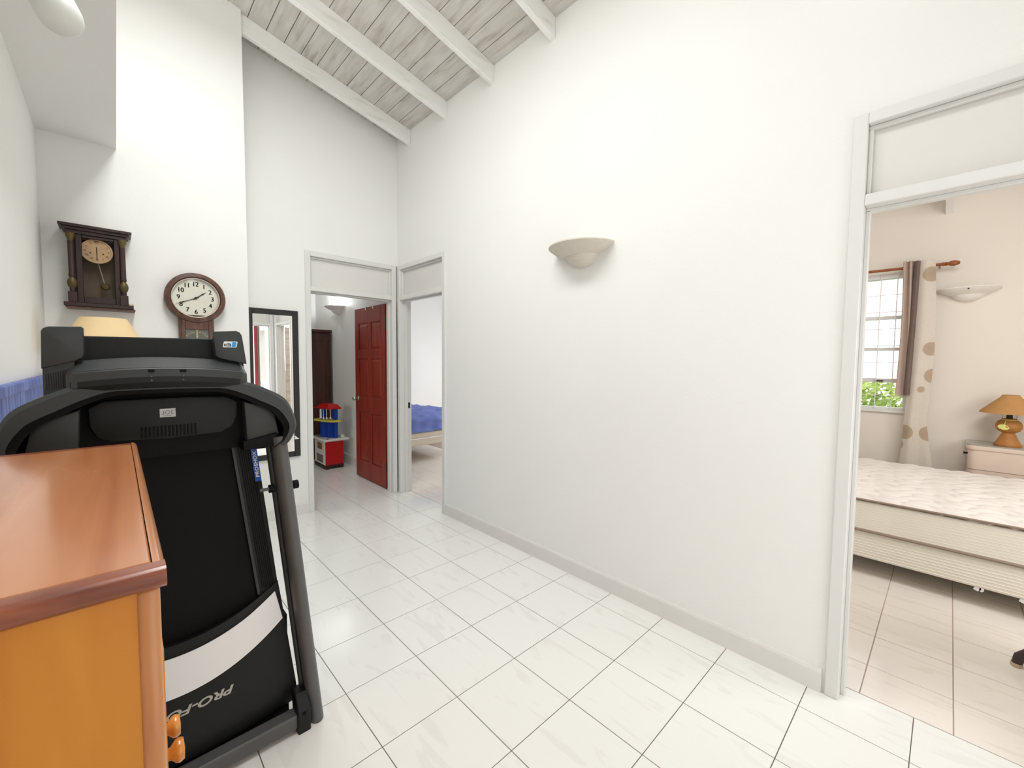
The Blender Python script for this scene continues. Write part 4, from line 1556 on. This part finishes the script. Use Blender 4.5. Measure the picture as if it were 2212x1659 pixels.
kp('base', TBROWN, [(tx0 + 0.004, tx1 - 0.0, ty0 + 0.0, ty0 + 0.05, 0, 0.05), (tx0 + 0.004, tx1, ty1 - 0.05, ty1, 0, 0.05), (tx0, tx1 + 0.002, ty0 - 0.002, ty1 + 0.002, 0.022, 0.052)], label='dark brown feet')
kp('red_end', RED, [(tx1 - 0.02, tx1, ty0 + 0.004, ty1 - 0.002, 0.052, 0.36)], label='red end panel')
fr_ = kp('white_front', TWHITE, [(tx0 + 0.02, tx1 - 0.02, ty0, ty0 + 0.02, 0.052, 0.36), (tx0, tx0 + 0.02, ty0, ty1, 0.052, 0.36), (tx0, tx1 - 0.02, ty1 - 0.02, ty1, 0.052, 0.36)])
kp('oven_window', TGREY, [(tx0 + 0.09, tx1 - 0.09, ty0 - 0.004, ty0 + 0.002, 0.075, 0.175)], fr_)
kp('picture_panel', mat('toy_picture', (150, 100, 50), 0.5, var=0.5, scale=50), [(tx0 + 0.12, tx1 - 0.12, ty0 - 0.004, ty0 + 0.002, 0.245, 0.33)], fr_)
kp('oven_handle', TWHITE, [(tx0 + 0.06, tx1 - 0.04, ty0 - 0.014, ty0, 0.19, 0.208)], fr_)
ctr = kp('counter', TWHITE, [(tx0 - 0.03, tx1 + 0.03, ty0 - 0.03, ty1 + 0.075, 0.36, 0.392)], bev=0.012)
kp('hob', TGREY, [(tx0 + 0.03, tx0 + 0.20, ty0 + 0.0, ty0 + 0.12, 0.392, 0.405)], ctr)
kp('red_knob', RED, fn=lambda b: lathe(b, [(0.0, 0.398), (0.016, 0.398), (0.014, 0.392)], (tx1 - 0.0, ty0 + 0.03, 0), 14), parent=ctr)
kp('tap_block', TWHITE, [(tx1 - 0.12, tx1 - 0.03, ty1 - 0.02, ty1 + 0.03, 0.392, 0.425)], ctr)
for (py, nm) in ((2.055, 0), (1.955, 1)):
    kp('tower_post', TBLUE, [(tx1 - 0.10 - nm * 0.16, tx1 - 0.03 - nm * 0.16, py - 0.022, py + 0.026, 0.392, 0.80)])
kp('tower_back', TBLUE, [(tx1 - 0.24, tx1 - 0.08, 1.972, 2.035, 0.392, 0.60)])
kp('yellow_shelf', TYEL, fn=lambda b: prism(b, [(tx1 + 0.03, 1.99), (tx1 + 0.03, 2.09), (tx1 - 0.0, 2.105), (tx1 - 0.2, 2.105), (tx1 - 0.36, 2.0), (tx1 - 0.36, 1.90), (tx1 - 0.30, 1.87), (tx1 - 0.1, 1.92)], 'z', 0.607, 0.632, 0.006, 2))
kp('red_hood', RED, fn=lambda b: loft(b, [[(tx1 - 0.28, 1.90, 0.775), (tx1 + 0.01, 1.93, 0.775), (tx1 + 0.01, 2.11, 0.775), (tx1 - 0.28, 2.10, 0.775)], [(tx1 - 0.28, 1.90, 0.79), (tx1 + 0.01, 1.93, 0.79), (tx1 + 0.01, 2.11, 0.79), (tx1 - 0.28, 2.10, 0.79)], [(tx1 - 0.24, 1.94, 0.835), (tx1 - 0.03, 1.965, 0.835), (tx1 - 0.03, 2.075, 0.835), (tx1 - 0.24, 2.07, 0.835)]]))
b = B()
tube(b, [(tx1 - 0.30, 1.858, 0.79), (tx1 - 0.1, 1.92, 0.79), (tx1 - 0.0, 1.97, 0.79)], 0.006, 8)
obj('utensil_rail', b, RED, tk)
ut_lab = ['white toy slice hanging at the outer end of the utensil rail', 'thin white toy fork hanging second on the toy kitchen rail', 'white toy spoon hanging third on the toy kitchen rail', 'white toy ladle hanging fourth on the rail beside the blue post']
for k, (ux, uy) in enumerate(((tx1 - 0.02, 1.862), (tx1 - 0.02, 1.892), (tx1 - 0.0, 1.924), (tx1 + 0.01, 1.968))):
    b = B()
    if k == 0:
        prism(b, [(uy - 0.012, 0.79), (uy + 0.008, 0.79), (uy + 0.011, 0.67), (uy - 0.014, 0.67)], 'x', ux, ux + 0.006, 0.001)
    else:
        tube(b, [(ux, uy, 0.785), (ux + 0.004, uy + 0.002, 0.68)], 0.0042, 8)
        lathe(b, [(0.0, 0.652), (0.011, 0.656), (0.012, 0.67), (0.005, 0.685), (0.0, 0.686)], (ux + 0.004, uy + 0.002, 0), 12)
    o = obj('toy_utensil', b, TWHITE, None, ut_lab[k], smooth=True, base=(ux, uy, 0.79))
    o['category'] = 'toy utensil'
    o['group'] = 'utensils hanging on the toy kitchen'

# ------------------------------------------------------------------ blue bed
bx0, bx1, by0, by1 = -6.90, -4.945, 2.45, 3.95
bd = thing('bed', 'beige bed base standing under the blue sheeted mattress', 'bed', ((bx0 + bx1) / 2, (by0 + by1) / 2, 0))
b = B(); bx(b, bx0, bx1, by0, by1, 0.25, 0.345, 0.012, 2)
obj('box_base', b, BEDBASE, bd)
b = B(); bx(b, bx0 + 0.01, bx1 - 0.004, by0 + 0.01, by1 - 0.01, 0.345, 0.435, 0.02, 2)
obj('upper_base', b, BEDBASE, bd)
b = B(); bx(b, bx0 - 0.002, bx1 + 0.003, by0 - 0.002, by1 + 0.002, 0.341, 0.351, 0.003)
obj('piping', b, WHITEP, bd)
for lx_ in (bx0 + 0.1, bx1 - 0.1):
    for ly_ in (by0 + 0.1, by1 - 0.1):
        b = B(); tube(b, [(lx_, ly_, 0.0), (lx_, ly_, 0.26)], [0.02, 0.03], 12)
        obj('leg', b, LEGD, bd)
mb = thing('mattress', 'mattress wrapped in a wrinkled bright blue sheet', 'mattress', ((bx0 + bx1) / 2, (by0 + by1) / 2, 0.435))


def bsheet(u, v):
    """u wraps over the near edge: 0..0.16 side, then the top."""
    yy = by0 + (by1 - by0) * v
    if u < 0.16:
        t_ = u / 0.16
        x_, z_ = bx1 + 0.012, 0.435 + 0.145 * t_
    elif u < 0.22:
        t_ = (u - 0.16) / 0.06 * PI / 2
        x_, z_ = bx1 + 0.012 - 0.045 * (1 - math.cos(t_)), 0.58 + 0.045 * math.sin(t_)
    else:
        t_ = (u - 0.22) / 0.78
        x_, z_ = bx1 - 0.033 + (bx0 + 0.02 - (bx1 - 0.033)) * t_, 0.625 + 0.03 * math.sin(PI * min(1, t_ * 1.4))
    e = min(v, 1 - v)
    if e < 0.05:
        z_ -= (0.05 - e) * 1.2 * (1 if z_ > 0.5 else 0)
    w = noise.noise(Vector((x_ * 3.0, yy * 6.0, z_ * 4.0))) * 0.02 + noise.noise(Vector((x_ * 7.0 + yy * 5, yy * 3.0 - x_ * 4, 3.0 + z_ * 9))) * 0.017
    if u < 0.2:
        return (x_ + w * 1.4 * min(1, u / 0.05), yy, z_ + w * 0.3)
    return (x_, yy, z_ + w)


b = B()
sheet(b, bsheet, 90, 70)
obj('blue_sheet', b, BLUESHEET, mb, smooth=80)
b = B(); bx(b, bx0 + 0.03, bx1 - 0.02, by0 + 0.03, by1 - 0.03, 0.437, 0.575, 0.03, 2)
obj('mattress_core', b, QUILT, mb)

# ------------------------------------------------------------------ bedroom: bed base, bare mattress
mx0, mx1, my0_, my1_ = -0.95, 1.08, 3.58, 5.06
bb = thing('divan', 'cream divan bed base with ribbed fabric sides under the bare mattress', 'bed', ((mx0 + mx1) / 2, (my0_ + my1_) / 2, 0))
b = B(); bx(b, mx0 + 0.005, mx1, my0_ + 0.006, my1_, 0.12, 0.300, 0.018, 3)
obj('base_body', b, MSIDE, bb, smooth=35)
for q in range(9):
    b = B()
    z_ = 0.138 + q * 0.018
    tube(b, [(mx0 + 0.03, my0_ + 0.0065, z_), (mx1 - 0.02, my0_ + 0.0075, z_)], 0.003, 8)
    obj('fabric_rib', b, MSIDE, bb)
for lx_ in (mx0 + 0.12, 0.075, mx1 - 0.12):
    for ly_ in (my0_ + 0.55, my1_ - 0.15):
        b = B(); tube(b, [(lx_, ly_, 0.0), (lx_, ly_, 0.125)], [0.022, 0.03], 12)
        obj('leg', b, LEGD, bb)
for (q, s_) in ((0.155, 0.012), (0.175, 0.008), (0.325, 0.014)):
    b = B()
    prism(b, [(q, 0.124), (q + s_ * 2, 0.124), (q + s_ * 2.2, 0.112), (q + s_, 0.1), (q - s_ * 0.4, 0.108)], 'y', my0_ + 0.012, my0_ + 0.016)
    obj('torn_lining', b, WHITE, bb, 'scrap of torn white lining')
ma = thing('mattress.001', 'bare cream quilted mattress on the bedroom bed base', 'mattress', ((mx0 + mx1) / 2, (my0_ + my1_) / 2, 0.30))
b = B(); bx(b, mx0, mx1, my0_, my1_ + 0.01, 0.306, 0.505, 0.012, 2)
obj('side_band', b, MSIDE, ma)
for q in range(10):
    b = B()
    z_ = 0.322 + q * 0.0175
    tube(b, [(mx0 + 0.02, my0_ + 0.0012, z_), (mx1 - 0.02, my0_ + 0.0012, z_)], 0.0022, 8)
    obj('fabric_rib', b, MSIDE, ma)
for z_ in (0.309, 0.512):
    b = B()
    tube(b, [(mx0 + 0.02, my0_ - 0.005, z_), (mx1 - 0.02, my0_ - 0.005, z_ + (0.012 if z_ > 0.4 else 0))], 0.0065, 10)
    obj('piping', b, PIPING, ma, smooth=True)


def quilt(u, v):
    x_ = mx0 + (mx1 - mx0) * u
    y_ = my0_ + (my1_ + 0.01 - my0_) * v
    row = (y_ - my0_) / 0.085 + 0.25 * math.sin(x_ * 22)
    ri = math.floor(row)
    fr = row - ri
    colp = (x_ - mx0) / 0.15 + 0.5 * (ri % 2) + 0.15 * math.sin(y_ * 31)
    fc_ = colp - math.floor(colp)
    puff = (abs(math.sin(PI * fr)) ** 0.45) * (abs(math.sin(PI * fc_)) ** 0.35)
    sag = 0.012 * noise.noise(Vector((x_ * 1.7, y_ * 1.7, 0))) + 0.012 * math.sin(PI * v) + 0.012 * (u - 0.3)
    e = min(v, 1 - v) * (my1_ - my0_)
    ed = -0.022 * max(0, 1 - e / 0.03) ** 2
    return (x_, y_, 0.520 + 0.021 * puff + sag + ed)


b = B()
sheet(b, quilt, 220, 160)
obj('quilted_top', b, QUILT, ma, smooth=80)

# nightstand
nx0, nx1, ny0, ny1, nz = 0.135, 0.60, 5.18, 5.485, 0.752
ns = thing('nightstand', 'pinkish cream lacquered nightstand with a rounded glass-covered top', 'nightstand', ((nx0 + nx1) / 2, (ny0 + ny1) / 2, 0))


def rr_poly(x0, x1, y0, y1, r, rf=0.05):
    p_ = []
    for k in range(7):
        a_ = PI + PI / 2 * k / 6
        p_.append((x0 + r + r * math.cos(a_), y0 + rf + rf * math.sin(a_)))
    for k in range(7):
        a_ = -PI / 2 + PI / 2 * k / 6
        p_.append((x1 - r + r * math.cos(a_), y0 + rf + rf * math.sin(a_)))
    return p_ + [(x1, y1), (x0, y1)]


b = B(); prism(b, rr_poly(nx0, nx1, ny0 + 0.01, ny1, 0.055), 'z', 0.06, nz - 0.045)
obj('body', b, NSTAND, ns, smooth=35)
b = B(); prism(b, rr_poly(nx0 - 0.012, nx1 + 0.012, ny0, ny1 + 0.005, 0.06), 'z', nz - 0.045, nz - 0.010, 0.004, 2)
obj('top', b, NSTAND, ns, smooth=35)
b = B(); prism(b, rr_poly(nx0 - 0.010, nx1 + 0.010, ny0 + 0.002, ny1 + 0.003, 0.06), 'z', nz - 0.010, nz, 0.001)
obj('glass_sheet', b, NTOP, ns, 'grey-green glass sheet')
b = B(); prism(b, rr_poly(nx0 + 0.02, nx1 - 0.02, ny0 + 0.02, ny1, 0.05), 'z', 0.0, 0.06)
obj('plinth', b, NSTAND, ns)
for zz in (0.54, 0.30):
    b = B(); prism(b, rr_poly(nx0 - 0.002, nx1 + 0.002, ny0 + 0.008, ny1 - 0.05, 0.055), 'z', zz, zz + 0.004)
    obj('drawer_joint', b, PIPING, ns)
b = B(); lathe(b, [(0.008, nx0 + 0.002), (0.008, nx0 - 0.012), (0.011, nx0 - 0.024), (0.0, nx0 - 0.026)], (0, ny0 + 0.14, 0.655), 14, 'x')
obj('knob', b, INK, ns, 'black knob', smooth=True)

# table lamp on the nightstand
tlx, tly = 0.352, 5.30
tb = thing('table_lamp', 'terracotta coiled table lamp with conical shade and gift tag on the nightstand', 'lamp', (tlx, tly, nz))
b = B()
prof = [(0.0, nz), (0.077, nz), (0.079, nz + 0.012)]
for k in range(10):
    t_ = k / 9
    prof.append((0.076 - 0.043 * t_ ** 0.9 + (0.0025 if k % 2 else 0), nz + 0.012 + 0.098 * t_))
for k in range(11):
    a_ = -PI / 2 * 0.72 + PI * 0.86 * k / 10
    prof.append((0.030 + 0.044 * math.cos(a_) + (0.002 if k % 2 else 0), nz + 0.165 + 0.052 * math.sin(a_)))
prof += [(0.045, nz + 0.218), (0.040, nz + 0.226), (0.0, nz + 0.226)]
lathe(b, prof, (tlx, tly, 0), 32)
obj('lamp_body', b, RATTAN, tb, smooth=50)
b = B(); lathe(b, [(0.018, nz + 0.224), (0.016, nz + 0.29), (0.0, nz + 0.292)], (tlx, tly, 0), 14)
obj('lamp_holder', b, INK, tb, smooth=True)
b = B()
for sgn in (-1, 1):
    tube(b, [(tlx + sgn * 0.036, tly, nz + 0.222), (tlx + sgn * 0.05, tly, nz + 0.30), (tlx + sgn * 0.035, tly, nz + 0.40)], 0.002, 6)
obj('shade_wire', b, STEEL, tb)
b = B(); lathe(b, [(0.170, nz + 0.270), (0.166, nz + 0.282), (0.055, nz + 0.404), (0.049, nz + 0.420), (0.046, nz + 0.420), (0.053, nz + 0.402), (0.163, nz + 0.280), (0.167, nz + 0.270), (0.170, nz + 0.270)], (tlx, tly, 0), 40, cap=False)
obj('lamp_shade', b, TANSHADE, tb, smooth=40)
b = B()
lathe(b, [(0.045, nz + 0.214), (0.047, nz + 0.217), (0.045, nz + 0.220), (0.043, nz + 0.217), (0.045, nz + 0.214)], (tlx, tly, 0), 24, cap=False)
tube(b, [(tlx - 0.02, tly - 0.044, nz + 0.217), (tlx - 0.03, tly - 0.078, nz + 0.175)], 0.003, 6)
rb = obj('tag_ribbon', b, TAGM, tb, 'yellow ribbon')
b = B()
prism(b, [(tlx - 0.066, nz + 0.165), (tlx - 0.058, nz + 0.148), (tlx - 0.034, nz + 0.138), (tlx - 0.010, nz + 0.141), (tlx + 0.0, nz + 0.155), (tlx - 0.012, nz + 0.172), (tlx - 0.03, nz + 0.184), (tlx - 0.055, nz + 0.179)], 'y', tly - 0.083, tly - 0.079, 0.001)
obj('gift_tag', b, TAGM, tb, 'yellow gift tag')
b = B()
prism(b, [(tlx - 0.026, nz + 0.164), (tlx - 0.012, nz + 0.156), (tlx - 0.010, nz + 0.163), (tlx - 0.02, nz + 0.170)], 'y', tly - 0.0842, tly - 0.083)
obj('tag_print', b, TAGR, tb)

# curtain rod and curtain
RYc = 5.40
rod = thing('curtain_rod', 'brown wooden curtain rod with a carved finial over the window', 'curtain rod', (-0.6, RYc, 2.32))
b = B(); tube(b, [(-1.62 + 0.03, RYc, 2.325), (-0.085, RYc, 2.315)], 0.0125, 14)
obj('pole', b, RODW, rod, smooth=True)
b = B(); lathe(b, [(0.0125, -0.09), (0.018, -0.088), (0.018, -0.080), (0.013, -0.075), (0.019, -0.066), (0.013, -0.058), (0.022, -0.040), (0.025, -0.020), (0.017, 0.008), (0.010, 0.016), (0.0, 0.018)], (0, RYc, 2.314), 18, 'x')
obj('finial', b, RODW, rod, smooth=True)
b = B(); bx(b, -0.115, -0.103, RYc, YW, 2.295, 2.312, 0.002)
obj('bracket', b, RODW, rod)
cu = thing('curtain', 'cream patterned curtain with round motifs, its inner edge folded short at the window', 'curtain', (-0.2, RYc, 2.36))


def cpanel(u, v):
    """Long panel: u across, v down."""
    z_ = 2.36 - 1.98 * v
    wl = lerp(-0.248, -0.298, v ** 1.6)
    wr_ = -0.138 + 0.030 * math.sin(PI * min(1, v * 1.3)) + (0.075 * max(0, v - 0.72) / 0.28)
    x_ = lerp(wl, wr_, u)
    amp = lerp(0.035, 0.022, v)
    y_ = RYc - 0.03 - amp * math.sin(PI * u) + 0.012 * math.sin(2 * PI * (u * 1.5 + 0.4 * v)) * v
    return (x_, y_, z_)


b = B(); sheet(b, cpanel, 20, 60)
bmesh.ops.solidify(b, geom=b.faces[:], thickness=0.003)
obj('long_panel', b, CURT, cu, smooth=60)


def cflap(u, v):
    """Short folded part: left of the long panel, ends above the sill."""
    z_ = 2.372 - (1.245 + 0.02 * u) * v
    wl = lerp(-0.345, -0.352, v) + 0.012 * math.sin(PI * v)
    wr_ = lerp(-0.244, -0.258, v)
    x_ = lerp(wl, wr_, u)
    y_ = RYc - 0.035 - 0.022 * math.sin(2 * PI * (2.4 - 1.1 * v) * u + 0.5) * (1 - 0.45 * v) + 0.03 * u
    return (x_, y_, z_)


b = B(); sheet(b, cflap, 40, 40)
bmesh.ops.solidify(b, geom=b.faces[:], thickness=0.003)
obj('folded_flap', b, CURTBACK, cu, 'short pinkish folded flap', smooth=60)


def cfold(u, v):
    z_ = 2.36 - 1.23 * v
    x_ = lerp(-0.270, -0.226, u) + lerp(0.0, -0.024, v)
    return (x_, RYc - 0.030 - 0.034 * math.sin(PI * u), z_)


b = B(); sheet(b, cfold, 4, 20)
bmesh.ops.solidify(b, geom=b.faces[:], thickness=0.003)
obj('inner_fold', b, mat('curtain_shadow_side', (122, 104, 98), 0.9, var=0.1), cu, 'inner fold with its shade painted dark grey-brown')  # dark colour paints the shade inside the fold
for gx_ in (-0.325, -0.285, -0.15):
    b = B(); lathe(b, [(0.016, gx_ - 0.002), (0.022, gx_), (0.016, gx_ + 0.002), (0.0145, gx_), (0.016, gx_ - 0.002)], (0, RYc, 2.32), 16, 'x', cap=False)
    obj('eyelet', b, BRASS, cu, smooth=True)

# stool whose foot shows at the frame's edge
sl = thing('stool', 'stool with dark curved legs on pale feet beside the bed, cut by the frame', 'stool', (0.50, 3.03, 0))
b = B(); lathe(b, [(0.0, 0.42), (0.17, 0.42), (0.18, 0.435), (0.18, 0.455), (0.16, 0.47), (0.0, 0.475)], (0.50, 3.03, 0), 32)
obj('seat', b, BEDBASE, sl, smooth=35)
for a_ in (PI, PI / 2, 0, -PI / 2):
    ca, sa = math.cos(a_), math.sin(a_)
    pts = [(0.50 + r * ca, 3.03 + r * sa, z_) for r, z_ in ((0.222, 0.016), (0.215, 0.05), (0.185, 0.085), (0.14, 0.11), (0.11, 0.17), (0.10, 0.28), (0.11, 0.425))]
    b = B(); tube(b, pts, [0.018, 0.02, 0.02, 0.019, 0.017, 0.016, 0.016], 12)
    lg = obj('leg', b, LEGD, sl, smooth=True)
    b = B(); lathe(b, [(0.0, 0.0), (0.018, 0.0), (0.020, 0.006), (0.019, 0.018), (0.0, 0.019)], (0.50 + 0.2225 * ca, 3.03 + 0.2225 * sa, 0), 14)
    obj('foot', b, FOOTP, lg, smooth=True)

# red curtain in the doorway of the end wall (mirror only)
b = B()
sheet(b, lambda u, v: (lerp(1.84, 2.05, u), W - 0.05 + 0.02 * math.sin(9 * u), 2.15 - 1.5 * v), 16, 10)
bmesh.ops.solidify(b, geom=b.faces[:], thickness=0.004)
o = obj('curtain.001', b, REDCURT, None, 'red curtain seen at the left of the wall mirror', base=(1.95, W - 0.05, 2.15))
o['category'] = 'curtain'
